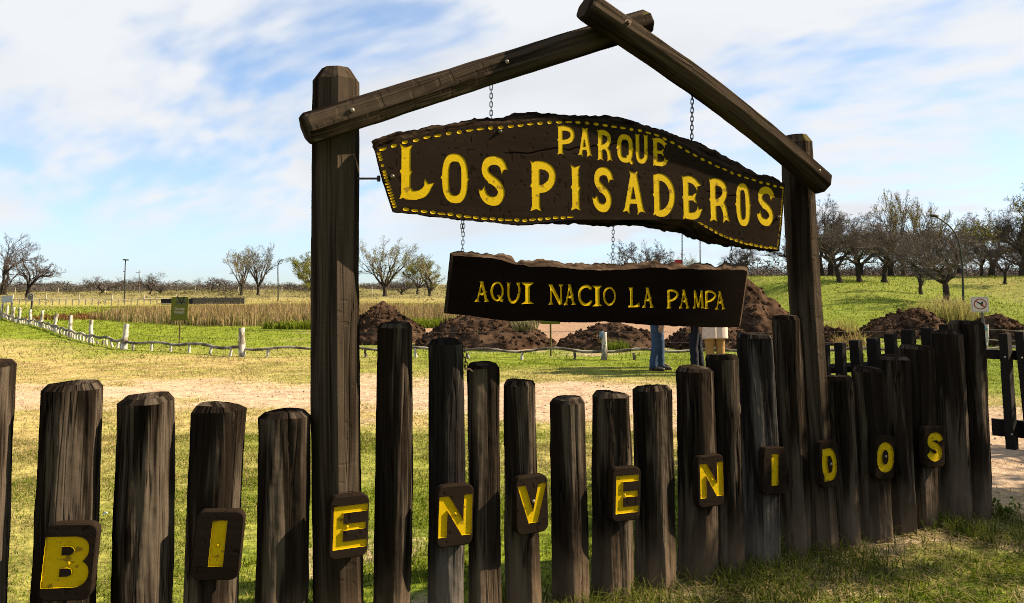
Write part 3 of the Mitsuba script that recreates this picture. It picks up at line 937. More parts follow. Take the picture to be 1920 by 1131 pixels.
for u, p0, p1, r in ((657, ra0, ra1, 0.066), (946, ra0, ra1, 0.066), (1335, rb0, rb1, 0.072), (1516, rb0, rb1, 0.072)):
    put('bolt', dome(on_beam(p0, p1, u, 0.2, r) + ZZ * 0.012, FN, 0.011, 0.010), 'm_bolt', arch, smooth=40)
put('bolt', hex_bolt(on_beam(rb0, rb1, 1172, 0.33, 0.071) + ZZ * 0.018, FN, 0.011, 0.028), 'm_rust', arch, smooth=30)

# ================================================================== the fence of logs
LOGS = [  # photo: centre of the head, its width, centre low down, width there; what it carries or stands between
    (-27, 670, 108, -45, 1131, 112, 'dark log post cut by the left edge of the picture, left of the plaque B'),
    (140, 712, 105, 121, 1131, 112, 'dark log post that carries the plaque with the letter B'),
    (276, 736, 108, 265, 1131, 106, 'dark log post with torn grain standing between the plaques B and the first I'),
    (408, 752, 98, 395, 1131, 97, 'dark log post that carries the first plaque with the letter I'),
    (534, 764, 90, 524, 1131, 95, 'short dark log post just left of the tall left arch post'),
    (742, 599, 71, 732, 1131, 75, 'tall dark log post with pale scratches just right of the left arch post'),
    (834, 630, 70, 836, 1131, 73, 'grey weathered log post that carries the first plaque N, a chain at its head'),
    (904, 675, 60, 908, 1131, 62, 'slim dark log post between the first plaque N and the plaque V'),
    (973, 707, 64, 982, 1131, 67, 'dark log post that carries the plaque with the letter V'),
    (1062, 740, 64, 1069, 1131, 70, 'shortest dark log post, between the plaque V and the second plaque E'),
    (1144, 729, 72, 1150, 1131, 78, 'dark log post that carries the second plaque with the letter E'),
    (1221, 717, 71, 1232, 1105, 76, 'dark log post right of the second plaque E'),
    (1302, 682, 67, 1308, 1100, 71, 'split footed dark log post that carries the second plaque N'),
    (1352, 659, 60, 1366, 1079, 58, 'dark log post right of the second plaque N'),
    (1412, 620, 67, 1428, 1068, 68, 'dark log post that carries the second plaque with the letter I'),
    (1473, 586, 53, 1493, 1062, 56, 'tall dark log post just left of the right arch post'),
    (1568, 699, 56, 1586, 1032, 56, 'short dark log post just right of the right arch post'),
    (1624, 683, 58, 1640, 1017, 60, 'dark log post that carries the plaque with the letter O'),
    (1673, 661, 60, 1689, 1005, 62, 'dark log post with a pale sunlit head between the plaques O and S'),
    (1717, 642, 56, 1730, 993, 58, 'dark log post that carries the plaque with the letter S'),
    (1772, 614, 57, 1788, 983, 60, 'thick dark log post right of the plaque S'),
    (1811, 596, 60, 1830, 977, 56, 'tall log post at the right end of the fence, its head split'),
]
LOG_AXIS = []
for i, (u, v, w, u2, v2, w2, lab) in enumerate(LOGS):
    a, b = on_fence(u, v + 6), on_fence(u2, v2)
    depth = lambda p: (p - EYE) @ FW
    r1, r0 = w / 2 * depth(a) / FOC, w2 / 2 * depth(b) / FOC
    base = down(a, b, -0.05)
    LOG_AXIS.append((base, a, r0, r1))
    put_soup('log_post', log_mesh(base, a, r0, r1, 100 + i, flats=int(7 + (i * 5) % 4)), 'm_grey_wood' if i in (6, 14) else 'm_wood', label=lab, cat='post', group='log posts of the welcome fence')


# ================================================================== the letter plaques
PLAQUES = [  # letter, photo corners tl tr br bl, size of the letter in the plaque, its shift, bolt (x, y), plane in front of the fence line
    ('B', (83, 985), (183, 979), (176, 1124), (67, 1131), (0.87, 0.66), (-0.035, 0.0), (0.0, -0.02), 0.135, 'leftmost dark plaque with a yellow letter B'),
    ('I', (366, 960), (459, 956), (448, 1086), (356, 1092), (0.30, 0.66), (0.0, 0.03), (0.0, 0.0), 0.125, 'dark plaque with a yellow letter I between the plaque B and the left arch post'),
    ('E', (619, 933), (692, 925), (691, 1043), (616, 1052), (0.86, 0.68), (0.03, 0.0), (-0.05, 0.0), 0.14, 'dark plaque with a yellow letter E on the left arch post'),
    ('N', (820, 913), (888, 907), (887, 1022), (820, 1028), (0.92, 0.66), (0.0, 0.0), (0.0, 0.03), 0.12, 'dark plaque with a yellow letter N on the grey weathered log'),
    ('V', (965, 896), (1025, 890), (1031, 996), (971, 1005), (0.90, 0.66), (0.0, 0.02), (0.03, 0.06), 0.115, 'tilted dark plaque with a yellow letter V'),
    ('E', (1149, 878), (1202, 875), (1201, 974), (1148, 981), (0.80, 0.70), (0.02, 0.0), (-0.05, -0.02), 0.125, 'dark plaque with a yellow letter E between the plaque V and the second plaque N'),
    ('N', (1307, 857), (1356, 851), (1360, 947), (1311, 954), (0.88, 0.66), (0.02, 0.02), (0.05, 0.02), 0.12, 'dark plaque with a yellow letter N left of the second plaque I'),
    ('I', (1432, 840), (1475, 838), (1476, 927), (1432, 930), (0.28, 0.66), (-0.02, 0.03), (-0.05, 0.02), 0.12, 'dark plaque with a yellow letter I just left of the right arch post'),
    ('D', (1533, 830), (1571, 825), (1577, 910), (1546, 917), (0.78, 0.70), (-0.05, 0.0), (0.03, 0.0), 0.14, 'tilted dark plaque with a yellow letter D on the right arch post'),
    ('O', (1642, 815), (1679, 818), (1678, 899), (1642, 899), (0.86, 0.68), (0.0, 0.0), (0.0, 0.02), 0.12, 'dark plaque with a yellow letter O'),
    ('S', (1732, 799), (1771, 801), (1773, 876), (1737, 877), (0.80, 0.70), (0.0, 0.0), (0.0, 0.0), 0.115, 'rightmost dark plaque with a yellow letter S'),
]


def rounded(w, h, r):
    return sbox(-w / 2 + r, -h / 2 + r, w / 2 - r, h / 2 - r).buffer(r, quad_segs=6)


def make_plaque(ch, tl, tr, br, bl, size, shift, bolt, off, lab, seed):
    off = off + 0.012
    yaw = math.radians(-15) if off > 0 and seed < 2 and ch in 'BI' else 0.0
    ft, fn = FT * math.cos(yaw) - FN * math.sin(yaw), FN * math.cos(yaw) + FT * math.sin(yaw)
    q = np.array([st(*c, off) for c in (tl, tr, br, bl)])
    w = (np.linalg.norm(q[1] - q[0]) + np.linalg.norm(q[2] - q[3])) / 2
    h = (np.linalg.norm(q[0] - q[3]) + np.linalg.norm(q[1] - q[2])) / 2
    ax = (q[1] - q[0]) + (q[2] - q[3])
    rot = math.atan2(ax[1], ax[0])
    up = (q[0] - q[3]) + (q[1] - q[2])
    rot = 0.5 * rot + 0.5 * (math.atan2(up[1], up[0]) - math.pi / 2)
    c = q.mean(0)
    th, r, cutd, cham = 0.042, 0.034, 0.009, 0.005
    place = lambda d: (lambda xy: FO + FT * c[0] + FN * off + np.outer(xy[:, 0] * math.cos(rot) - xy[:, 1] * math.sin(rot), ft) + np.outer(c[1] + xy[:, 0] * math.sin(rot) + xy[:, 1] * math.cos(rot), ZZ) + fn * d)
    t = thing('letter_plaque', lab, 'plaque', 'letter plaques that spell the welcome on the fence')
    lw, lh = size[0] * w, size[1] * h
    g = block(ch, lw / lh, {'I': 0.3, 'S': 0.27, 'B': 0.3, 'O': 0.3}.get(ch, 0.30) * (0.78 if ch in 'ENV' else 1.0))
    g = affinity.affine_transform(g, [lh, 0, 0, lh, 0, 0])
    x0, y0, x1, y1 = g.bounds
    g = affinity.affine_transform(g, [lw / (x1 - x0), 0, 0, 1, -(x0 + x1) / 2 * lw / (x1 - x0) + shift[0] * w, -(y0 + y1) / 2 + shift[1] * h]).buffer(0).simplify(0.0004)
    face = rounded(w - 2 * cham, h - 2 * cham, r - cham)
    S = flat_face(face.difference(g), place(0))
    full = rounded(w, h, r)
    a, b = np.array(face.exterior.coords), np.array(full.exterior.coords)
    n = 140
    a, b = resample(a, n), resample(b, n)
    for p, q2, d0, d1 in ((a, b, 0.0, -cham), (b, b, -cham, -th)):
        P = np.vstack([place(d0)(p), place(d1)(q2)])
        S.add(P, grid_faces(2, n)[:, ::-1], np.stack([np.r_[np.full(n, 0.0), np.full(n, 0.04)], np.tile(np.linspace(0, 1, n), 2)], -1))
    bk = flat_face(full, place(-th), flip=True)
    S.add(*bk.mesh(), bk.uv())
    put('board', S.mesh(), 'm_board', t, smooth=True, uv=S.uv() + seed)
    L = flat_face(g, place(-cutd))
    Wl = walls(g, place(-cutd), place(0))
    L.add(*Wl.mesh(), Wl.uv())
    put('letter', L.mesh(), 'm_yellow', t, label=f'carved yellow letter {ch}')
    on_letter = g.contains(Point(bolt[0] * w, bolt[1] * h))
    bp = place(-cutd if on_letter else 0)(np.array([[bolt[0] * w, bolt[1] * h]]))[0]
    put('bolt', dome(bp, fn, 0.0085, 0.009), 'm_yellow' if on_letter else 'm_bolt', t, smooth=40)


for i, row in enumerate(PLAQUES):
    make_plaque(*row, seed=i * 1.37)

# ================================================================== the two hanging signs
SO = 0.195                                                # front face of the upper sign, metres before the fence's centre line
top_front = [(703, 283), (716, 275), (733, 268), (750, 262), (775, 256), (800, 250), (850, 242), (905, 234), (950, 231), (1000, 225), (1040, 222), (1080, 222), (1120, 226), (1160, 232), (1200, 238), (1230, 246), (1262, 261), (1300, 283), (1340, 303), (1380, 320), (1420, 333), (1472, 347)]
top_back = [(697, 263), (722, 256), (760, 247), (800, 239), (830, 234), (860, 229), (905, 220), (950, 219), (963, 213), (1000, 210), (1040, 213), (1090, 217), (1140, 217), (1180, 224), (1220, 237), (1250, 243), (1266, 253), (1290, 263), (1310, 268), (1340, 281), (1350, 289), (1380, 304), (1430, 329), (1450, 333), (1472, 344)]
right_front, right_back = [(1472, 347), (1466, 420), (1461, 469)], [(1472, 344), (1466, 420), (1461, 470)]
bot_front = [(1461, 469), (1430, 466), (1400, 460), (1370, 451), (1345, 440), (1325, 429), (1311, 420), (1298, 413), (1270, 411), (1230, 412), (1180, 412), (1130, 412), (1080, 412), (1030, 416), (985, 421), (950, 420), (900, 415), (850, 410), (800, 404), (738, 398)]
bot_back = [(1461, 471), (1430, 470), (1400, 466), (1360, 463), (1323, 456), (1300, 449), (1280, 438), (1240, 433), (1200, 424), (1160, 425), (1120, 423), (1090, 420), (1060, 421), (1020, 420), (985, 423), (950, 421), (900, 416), (850, 411), (800, 405), (736, 398)]
left_front, left_back = [(738, 398), (720, 340), (703, 283)], [(736, 398), (716, 338), (697, 263)]

LET = [('L', (748, 272, 815, 375)), ('O', (826, 288, 880, 381)), ('S', (896, 292, 954, 386)), ('P', (994, 302, 1043, 397)), ('I', (1070, 309, 1090, 395)), ('S', (1110, 313, 1153, 398)),
       ('A', (1168, 320, 1211, 403)), ('D', (1225, 326, 1267, 407)), ('E', (1280, 330, 1319, 412)), ('R', (1331, 335, 1369, 418)), ('O', (1380, 344, 1410, 424)), ('S', (1419, 350, 1456, 424)),
       ('P', (1045, 236, 1078, 291)), ('A', (1084, 239, 1111, 295)), ('R', (1120, 244, 1149, 303)), ('Q', (1156, 252, 1189, 308)), ('U', (1191, 252, 1217, 307)), ('E', (1224, 259, 1254, 312))]
carv = []
for i, (ch, b) in enumerate(LET):
    carv.append(('letter', glyph_on_plane(tuscan, ch, b, SO, 0.19 if ch not in 'IO' else (0.185 if ch == 'I' else 0.165)), f'carved yellow letter {ch}'))
put_it = thing('park_name_sign', 'wide arched brown timber sign with yellow park name hanging under the arch', 'sign')
GOUGES = []
for pts, n, rx, rz in (([(718, 280), (733, 275), (750, 269), (775, 264), (800, 258), (850, 249), (905, 241), (950, 238), (1000, 232), (1040, 229), (1080, 229), (1120, 233), (1160, 239), (1200, 245), (1230, 253), (1262, 268), (1300, 290), (1340, 310), (1380, 327), (1420, 340), (1466, 352)], 46, 0.0162, 0.0069),
                       ([(711, 288), (722, 326), (738, 390)], 19, 0.0062, 0.0085), ([(744, 391), (800, 397), (850, 403), (900, 409), (945, 412), (985, 413), (1030, 409), (1070, 407)], 22, 0.0162, 0.0069),
                       ([(1305, 415), (1325, 425), (1345, 437), (1370, 448), (1400, 457), (1430, 463), (1455, 466)], 17, 0.0154, 0.0070), ([(1468, 358), (1463, 420), (1458, 460)], 22, 0.0048, 0.0068)):
    P = resample([st(u, v, SO) for u, v in pts], n)
    d = np.gradient(P, axis=0)
    for p, t_ in zip(P, d):
        j = 1 + 0.18 * math.sin(p[0] * 91) + 0.1 * math.sin(p[0] * 37)
        e = affinity.rotate(affinity.translate(ellipse(0, 0, rx * j, rz * (2 - j), n=14), p[0], p[1] + 0.001 * math.sin(p[0] * 57)), math.degrees(math.atan2(t_[1], t_[0])) if rx > 0.006 else 0)
        GOUGES.append(e)
FRONT = Polygon(np.vstack([resample([st(u, v, SO) for u, v in e], 200) for e in (top_front, right_front, bot_front, left_front)])).buffer(-0.002)
MID = np.array([(st(u, v, SO)) for u, v in ((735, 335), (1000, 320), (1250, 335), (1440, 405))])


def inside(g):
    """A gouge pushed in from the rim until it lies on the face, clear of the letters."""
    c = np.array([g.centroid.x, g.centroid.y])
    m = np.array([np.clip(c[0], MID[0, 0] + 0.1, MID[-1, 0] - 0.1), np.interp(c[0], MID[:, 0], MID[:, 1])])
    d = (m - c) / np.linalg.norm(m - c)
    for k in range(12):
        q = affinity.translate(g, *(d * 0.003 * k))
        if FRONT.contains(q):
            return None if any(q.intersects(o) for _, o, _ in carv) else q
    return None


GOUGES = [q for q in map(inside, GOUGES) if q is not None]
KEPT = []
for g in GOUGES:
    if not any(g.distance(o) < 0.0006 for o in KEPT):
        KEPT.append(g)
GOUGES = KEPT
carved_board(put_it, (top_front, right_front, bot_front, left_front), (top_back, right_back, bot_back, left_back), SO, 0.075, carv + [(None, g, None) for g in GOUGES], 'm_board', 0.0024, 61, (1.0, 0.25, 0.9, 0.3))
for g in GOUGES:                                           # each gouge is a small yellow hollow
    c = np.array(g.exterior.coords)[:-1]
    m = c.mean(0)
    rings = [m + (c - m) * k for k in (1.0, 0.72, 0.36)]
    n = len(c)
    S = Soup()
    P = np.vstack([FO + np.outer(r[:, 0], FT) + np.outer(r[:, 1], ZZ) + FN * (SO - dd) for r, dd in zip(rings, (0, 0.0032, 0.0045))] + [[fp(m[0], m[1], SO - 0.0048)]])
    f = [(k * n + j, k * n + (j + 1) % n, (k + 1) * n + (j + 1) % n) for k in (0, 1) for j in range(n)] + [(k * n + j, (k + 1) * n + (j + 1) % n, (k + 1) * n + j) for k in (0, 1) for j in range(n)] + [(2 * n + j, 2 * n + (j + 1) % n, 3 * n) for j in range(n)]
    put('painted_gouge', (P, np.array(f)), 'm_yellow', put_it, smooth=True)
for u, v, rr in ((937, 247, 0.009), (735, 331, 0.010), (1459, 407, 0.010)):
    put('bolt', dome(on_fence(u, v, SO), FN, rr, 0.02), 'm_bolt', put_it, smooth=40)

SL = 0.185
top2f = [(850, 479), (875, 481), (905, 482), (925, 484), (945, 489), (965, 496), (985, 497), (995, 500), (1030, 500), (1060, 503), (1100, 506), (1142, 507), (1178, 505), (1207, 503), (1223, 502), (1247, 502), (1258, 506), (1288, 504), (1320, 505), (1352, 506), (1392, 506), (1401, 509)]
top2b = [(844, 472), (862, 470), (880, 470), (920, 474), (955, 478), (963, 484), (967, 490), (971, 488), (977, 484), (985, 487), (995, 490), (1015, 486), (1040, 489), (1090, 492), (1110, 494), (1142, 493), (1180, 493), (1235, 490), (1243, 491), (1252, 495), (1300, 495), (1350, 494), (1380, 492), (1398, 494), (1403, 502)]
right2f, right2b = [(1401, 509), (1394, 560), (1386, 613)], [(1403, 502), (1396, 560), (1388, 612)]
bot2f = [(1386, 613), (1350, 614), (1310, 613), (1270, 611), (1220, 610), (1180, 606), (1130, 602), (1110, 605), (1060, 604), (1010, 601), (985, 602), (960, 603), (920, 598), (880, 592), (838, 588)]
bot2b = [(1388, 612), (1350, 613), (1310, 613), (1270, 611), (1220, 610), (1180, 606), (1130, 602), (1110, 604), (1060, 603), (1010, 600), (985, 601), (960, 602), (920, 597), (880, 591), (832, 586)]
left2f, left2b = [(838, 588), (844, 530), (850, 479)], [(832, 586), (838, 530), (844, 472)]
LET2 = [('A', (890, 527, 917, 566)), ('Q', (920, 528, 945, 567)), ('U', (950, 530, 976, 569)), ('I', (977, 530, 1002, 570)), ('N', (1028, 533, 1057, 572)), ('A', (1057, 533, 1080, 572)), ('C', (1084, 534, 1111, 574)), ('I', (1111, 536, 1130, 574)),
        ('O', (1131, 538, 1155, 573)), ('L', (1178, 539, 1200, 576)), ('A', (1204, 539, 1226, 577)), ('P', (1250, 542, 1273, 578)), ('A', (1273, 543, 1293, 578)), ('M', (1299, 544, 1321, 578)), ('P', (1321, 544, 1344, 579)), ('A', (1341, 546, 1360, 580))]
low_sign = thing('motto_sign', 'narrow near-black timber board with a yellow motto hanging under the arched sign', 'sign')
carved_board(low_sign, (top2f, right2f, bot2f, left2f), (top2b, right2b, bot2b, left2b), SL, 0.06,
             [('letter', glyph_on_plane(serifed, ch, b, SL, 0.155, lean=0.0), f'carved yellow letter {ch}') for ch, b in LET2], 'm_dark_shaded_board', 0.0035, 77, (1.3, 0.3, 0.5, 0.3), 'm_sunlit_edge')

# ================================================================== chains, rod
def chain_link(c, d, side, length, width, wire):
    d = d / np.linalg.norm(d)
    s = side - d * (side @ d)
    s /= np.linalg.norm(s)
    pts = []
    h = length / 2 - width / 2
    for k in range(14):
        t = 2 * np.pi * k / 14
        y = math.sin(t) * width / 2 + (h if math.sin(t) > 0 else -h)
        pts.append(c + d * y + s * math.cos(t) * width / 2)
    return tube_path(pts, wire, 6, closed=True)


def chain(p0, p1, pitch, lab, wire=0.0017, group='short chains of the hanging signs', mat='m_iron', wob=0.0):
    t = thing('chain', lab, 'chain', group)
    d = p1 - p0
    L = np.linalg.norm(d)
    n = max(int(round(L / pitch)), 2)
    for k in range(n):
        c = p0 + d * ((k + 0.5) / n) + FT * wob * math.sin(k * 1.7)
        side = FT if k % 2 == 0 else FN
        side = side * 0.9 + (FN if k % 2 == 0 else -FT) * 0.45
        put('link', chain_link(c, d, side, L / n + 3.4 * wire, 0.0135 * pitch / 0.021, wire), mat, t, smooth=True)
    return t


CO = 0.16
chain(on_fence(921, 160, CO), on_fence(921, 224, CO), 0.021, 'short chain from the left sloped beam to the arched sign', wire=0.0022)
chain(on_fence(1298, 170, 0.215), on_fence(1297, 268, CO), 0.024, 'short chain from the right sloped beam to the arched sign', wire=0.0026)
chain(on_fence(870, 405, 0.158), on_fence(867, 474, 0.155), 0.019, 'left chain between the arched sign and the motto board')
chain(on_fence(866, 405, 0.175), on_fence(865.5, 436, 0.175), 0.019, 'loose chain end dangling beside the left chain of the motto board')
chain(on_fence(1150, 418, 0.155), on_fence(1149, 494, 0.155), 0.020, 'middle chain between the arched sign and the motto board')
chain(on_fence(1372, 456, 0.155), on_fence(1370, 496, 0.155), 0.022, 'right chain between the arched sign and the motto board')
hang = chain(on_fence(869, 640, 0.07), on_fence(874, 689, 0.085), 0.024, 'rusty chain with a bent hook hanging beside the head of the grey log', wire=0.0024, group=None, mat='m_rust')
put('hook', tube_path([on_fence(u, v, 0.09) for u, v in ((874, 684), (871, 688), (872, 693), (876, 693), (880, 692), (885, 697))], 0.0045, 6), 'm_rust', hang, smooth=True)
rod = thing('steel_rod', 'thin dark steel rod bracing the arched sign to the left arch post', 'rod')
put('shaft', tube_path([on_fence(670, 335, 0.10), on_fence(712, 335, 0.155)], 0.0052, 8), 'm_iron', rod, smooth=True)
put('nut', tube_path([on_fence(707.5, 335, 0.152), on_fence(712.5, 335, 0.158)], 0.014, 6), 'm_iron', rod)

# pale scratches on the tall log
sc = thing('scratch_mark', 'pale scratched lines on the tall log right of the left arch post', 'scratch')
bx = LOG_AXIS[5]


def on_log5(u, v):
    p = on_fence(u, v)
    k = (p[2] - bx[0][2]) / (bx[1][2] - bx[0][2])
    c = bx[0] + (bx[1] - bx[0]) * k
    r = bx[2] + (bx[3] - bx[2]) * k
    d = ray(u, v)
    e = np.array([d[0], d[1]]) / math.hypot(d[0], d[1])
    o = np.array([c[0], c[1]]) - e * (e @ np.array([c[0], c[1]]))
    side = np.linalg.norm(o)
    t_ = e @ np.array([c[0], c[1]]) - math.sqrt(max(r * r - side * side, 1e-5))
    return np.array([e[0] * t_, e[1] * t_, p[2]])


for pts in ([(748, 647), (751, 660), (757, 667)], [(763, 646), (757, 664), (752, 674)], [(749, 655), (749, 670), (752, 684)], [(752, 684), (756, 679), (759, 683), (757, 687), (753, 687), (752, 683)]):
    put('line', tube_path([on_log5(u, v) for u, v in pts], 0.0016, 5), 'm_cream', sc)


# ================================================================== bare trees
def grow(seed, style):
    """Segments (p0, p1, r0, r1, order) of a leafless tree of unit height, and its twig tips."""
    rng = np.random.default_rng(seed)
    P0, P1, R0, R1, LV, TIP = [], [], [], [], [], []
    S = {'calden': dict(trunk=0.24, limbs=(3, 5), a0=(30, 58), a=(18, 48), ratio=0.77, lev=6, wob=0.17, up=0.035, r=0.045, kids=(2, 3), side=0.95),
         'vase': dict(trunk=0.15, limbs=(6, 8), a0=(12, 58), a=(9, 28), ratio=0.75, lev=6, wob=0.07, up=0.045, r=0.034, kids=(2, 2), side=0.62),
         'slim': dict(trunk=0.30, limbs=(2, 3), a0=(10, 28), a=(14, 36), ratio=0.78, lev=6, wob=0.11, up=0.07, r=0.026, kids=(2, 2), side=0.9),
         'bush': dict(trunk=0.10, limbs=(5, 7), a0=(25, 65), a=(15, 45), ratio=0.76, lev=5, wob=0.16, up=0.03, r=0.030, kids=(2, 3), side=0.9)}[style]

    def turn(d, ang):
        a = np.cross(d, rng.normal(size=3))
        a /= np.linalg.norm(a) + 1e-9
        return d * math.cos(ang) + a * math.sin(ang)

    def branch(p, d, L, r, lev):
        n = 4 if lev <= 1 else 3
        for k in range(n):
            d = d + rng.normal(size=3) * S['wob'] + np.array([0, 0, S['up']])
            if d[2] < -0.15:
                d[2] *= 0.3
            d /= np.linalg.norm(d)
            q = p + d * (L / n)
            r2 = max(r * (1 - 0.09 * (1 if lev else 0.6)), 0.0017)
            P0.append(p); P1.append(q); R0.append(r); R1.append(r2); LV.append(lev)
            p, r = q, r2
            if lev >= 1 and lev < S['lev'] and rng.random() < S['side'] * (0.55 if lev < 3 else 0.8):
                branch(p, turn(d, math.radians(rng.uniform(28, 62))), L * S['ratio'] * rng.uniform(0.45, 0.8), r * 0.55, min(lev + 2, S['lev']))
        if lev < S['lev']:
            for _ in range(rng.integers(S['kids'][0], S['kids'][1] + 1)):
                branch(p, turn(d, math.radians(rng.uniform(*S['a']))), L * S['ratio'] * rng.uniform(0.72, 1.12), r * rng.uniform(0.62, 0.82), lev + 1)
        else:
            for _ in range(5 if style == 'calden' else 3):
                e = turn(d, math.radians(rng.uniform(15, 60)))
                P0.append(p); P1.append(p + e * L * rng.uniform(0.35, 0.7)); R0.append(0.0014); R1.append(0.0009); LV.append(lev)
            TIP.append(p)

    d0 = np.array([rng.normal(0, 0.10), rng.normal(0, 0.10), 1.0]) if style in ('calden', 'bush') else np.array([rng.normal(0, 0.04), rng.normal(0, 0.04), 1.0])
    if style == 'slim':
        for k in (-1, 1):
            branch(np.array([0.012 * k, 0.0, 0.0]), np.array([0.10 * k, 0.02, 1.0]), 0.26, S['r'], 1)
    else:
        d, p, r = d0 / np.linalg.norm(d0), np.zeros(3), S['r']
        for k in range(5):
            d = d + rng.normal(size=3) * S['wob'] * 0.6
            d /= np.linalg.norm(d)
            q = p + d * S['trunk'] / 5
            r1 = r * (0.86 if k == 0 else 0.97)
            P0.append(p); P1.append(q); R0.append(r * (1.35 if k == 0 else 1)); R1.append(r1); LV.append(0)
            p, r = q, r1
        n = rng.integers(S['limbs'][0], S['limbs'][1] + 1)
        a0 = rng.uniform(0, 6.28)
        for k in range(n):
            az, el = a0 + k * 6.283 / n + rng.normal(0, 0.3), math.radians(rng.uniform(*S['a0']))
            branch(p, np.array([math.cos(az) * math.sin(el), math.sin(az) * math.sin(el), math.cos(el)]), 0.25, r * 0.66, 1)
    P0, P1, R0, R1, LV = map(np.array, (P0, P1, R0, R1, LV))
    s = 1 / P1[:, 2].max()
    return P0 * s, P1 * s, R0 * s, R1 * s, LV, np.array(TIP) * s


def tubes(P0, P1, R0, R1, k):
    d = P1 - P0
    L = np.linalg.norm(d, axis=1, keepdims=True)
    d = d / np.maximum(L, 1e-9)
    ref = np.where(np.abs(d[:, 2:]) < 0.9, [[0, 0, 1.0]], [[1.0, 0, 0]])
    a = np.cross(d, ref)
    a /= np.linalg.norm(a, axis=1, keepdims=True)
    b = np.cross(d, a)
    ang = np.arange(k) * 2 * np.pi / k
    ring = np.cos(ang)[None, :, None] * a[:, None] + np.sin(ang)[None, :, None] * b[:, None]
    P1 = P1 + d * R1[:, None] * 0.6
    v = np.concatenate([P0[:, None] + ring * R0[:, None, None], P1[:, None] + ring * R1[:, None, None]], 1).reshape(-1, 3)
    j = np.arange(k)
    f = np.vstack([np.stack([j, (j + 1) % k, (j + 1) % k + k], -1), np.stack([j, (j + 1) % k + k, j + k], -1)])
    return v, (f[None] + (np.arange(len(P0)) * 2 * k)[:, None, None]).reshape(-1, 3)


_protos = {}


def proto(seed, style, tone, leaf):
    """The shapes of a tree kind, written once: trunk, crown of branches, young leaves."""
    key = (seed, style, tone, leaf)
    if key in _protos:
        return _protos[key]
    P0, P1, R0, R1, LV, TIP = grow(seed, style)
    rng = np.random.default_rng(seed + 500)
    dark, pale = {'dark': ((0.050, 0.042, 0.037), (0.105, 0.088, 0.078)), 'brown': ((0.068, 0.058, 0.051), (0.205, 0.175, 0.155)), 'pale': ((0.085, 0.072, 0.056), (0.22, 0.185, 0.115)), 'grey': ((0.075, 0.066, 0.056), (0.155, 0.135, 0.11))}[tone]
    out = {}
    for name, sel, k in (('trunk', LV <= 0 if style != 'slim' else LV <= 1, 9), ('limb', (LV == 1 if style != 'slim' else LV == 2) | (LV == 2), 6), ('twig', LV >= 3, 3)):
        if not sel.any():
            continue
        v, f = tubes(P0[sel], P1[sel], R0[sel], R1[sel], k)
        c = np.array(dark) if name != 'twig' else np.array(pale)
        col = np.repeat(c[None] * rng.uniform(0.72, 1.25, (sel.sum(), 1)), 2 * k, axis=0)
        out[name] = (v, f, col)
    vs = [out[n] for n in ('limb', 'twig') if n in out]
    S = Soup()
    for v, f, c in vs:
        S.add(v, f, col=c)
    res = {'trunk': mikit.ply(out['trunk'][:2], 'm_twig', smooth=True, color=TONE * out['trunk'][2]), 'crown': mikit.ply(S.mesh(), 'm_twig', smooth=False, color=TONE * S.col())}
    if leaf:
        n = int(leaf)
        base = TIP[rng.integers(0, len(TIP), n)] + rng.normal(0, 0.022, (n, 3))
        res['young_leaves'] = leaf_cloud(base, 0.0105, np.array([0.27, 0.29, 0.055]), rng)
    _protos[key] = res
    return res


def leaf_cloud(base, size, col, rng, bsdf='m_blade'):
    n = len(base)
    a = rng.normal(size=(n, 3))
    a /= np.linalg.norm(a, axis=1, keepdims=True)
    b = np.cross(a, rng.normal(size=(n, 3)))
    b /= np.linalg.norm(b, axis=1, keepdims=True)
    s = size * rng.uniform(0.6, 1.4, (n, 1))
    v = np.stack([base - a * s, base + b * s * 0.55, base + a * s, base - b * s * 0.55], 1).reshape(-1, 3)
    f = (np.array([[0, 1, 2], [0, 2, 3]])[None] + (np.arange(n) * 4)[:, None, None]).reshape(-1, 3)
    c = np.repeat(col * rng.uniform(0.65, 1.3, (n, 1)), 4, axis=0)
    return mikit.ply((v, f), bsdf, smooth=False, color=TONE * c)


def tree(name, label, pos, height, spec, rot=0.0, wide=1.0, cat='tree', group=None):
    t = thing(name, label, cat, group)
    m = T().translate(list(pos)).rotate([0, 0, 1], rot).scale([height * wide, height * wide, height])
    for part, shape in proto(*spec).items():
        put(part, None, None, t, shape=shape, to_world=m)
    return t


GR = 'bare trees on the mound'


def tree_px(name, label, u, v, vtop, spec, rot=0, wide=1.0, Y=None, cat='tree', group=None):
    p = gnd(u, v) if Y is None else on_ground(at(u, 533, Y)[0], Y)
    p = p - ZZ * 0.03
    h = at(u, vtop, p[1])[2] - p[2]
    if group == GR or 'row behind' in label:
        h *= 1.12
    return tree(name, label, p, h, spec, rot, wide, cat, group)


tree_px('bare_tree', 'dark bare tree with a twisted leaning trunk at the far left of the meadow', 50, 563, 443, (11, 'calden', 'dark', 0), rot=40, wide=0.9)
tree_px('bare_tree', 'slim two stemmed bare tree at the left edge of the picture', 6, 553, 434, (12, 'slim', 'dark', 0), rot=20, wide=1.0)
tree_px('bare_tree', 'bare tree with yellowish buds, left one of the pair in the far meadow', 452, 553, 457, (13, 'vase', 'pale', 900), rot=60, wide=0.9)
tree_px('bare_tree', 'bare tree, right one of the pair in the far meadow', 484, 554, 452, (14, 'vase', 'grey', 300), rot=10, wide=0.85)
tree_px('budding_tree', 'pale green budding tree just left of the tall left arch post', 586, 556, 470, (15, 'vase', 'pale', 9000), rot=100, wide=1.25)
tree_px('bare_tree', 'big fan shaped bare tree just right of the left arch post', 722, 556, 443, (16, 'vase', 'pale', 1500), rot=30, wide=1.15)
tree_px('bare_tree', 'pale slender bare tree left of the motto board', 806, 555, 474, (17, 'slim', 'pale', 800), rot=70, wide=1.1)
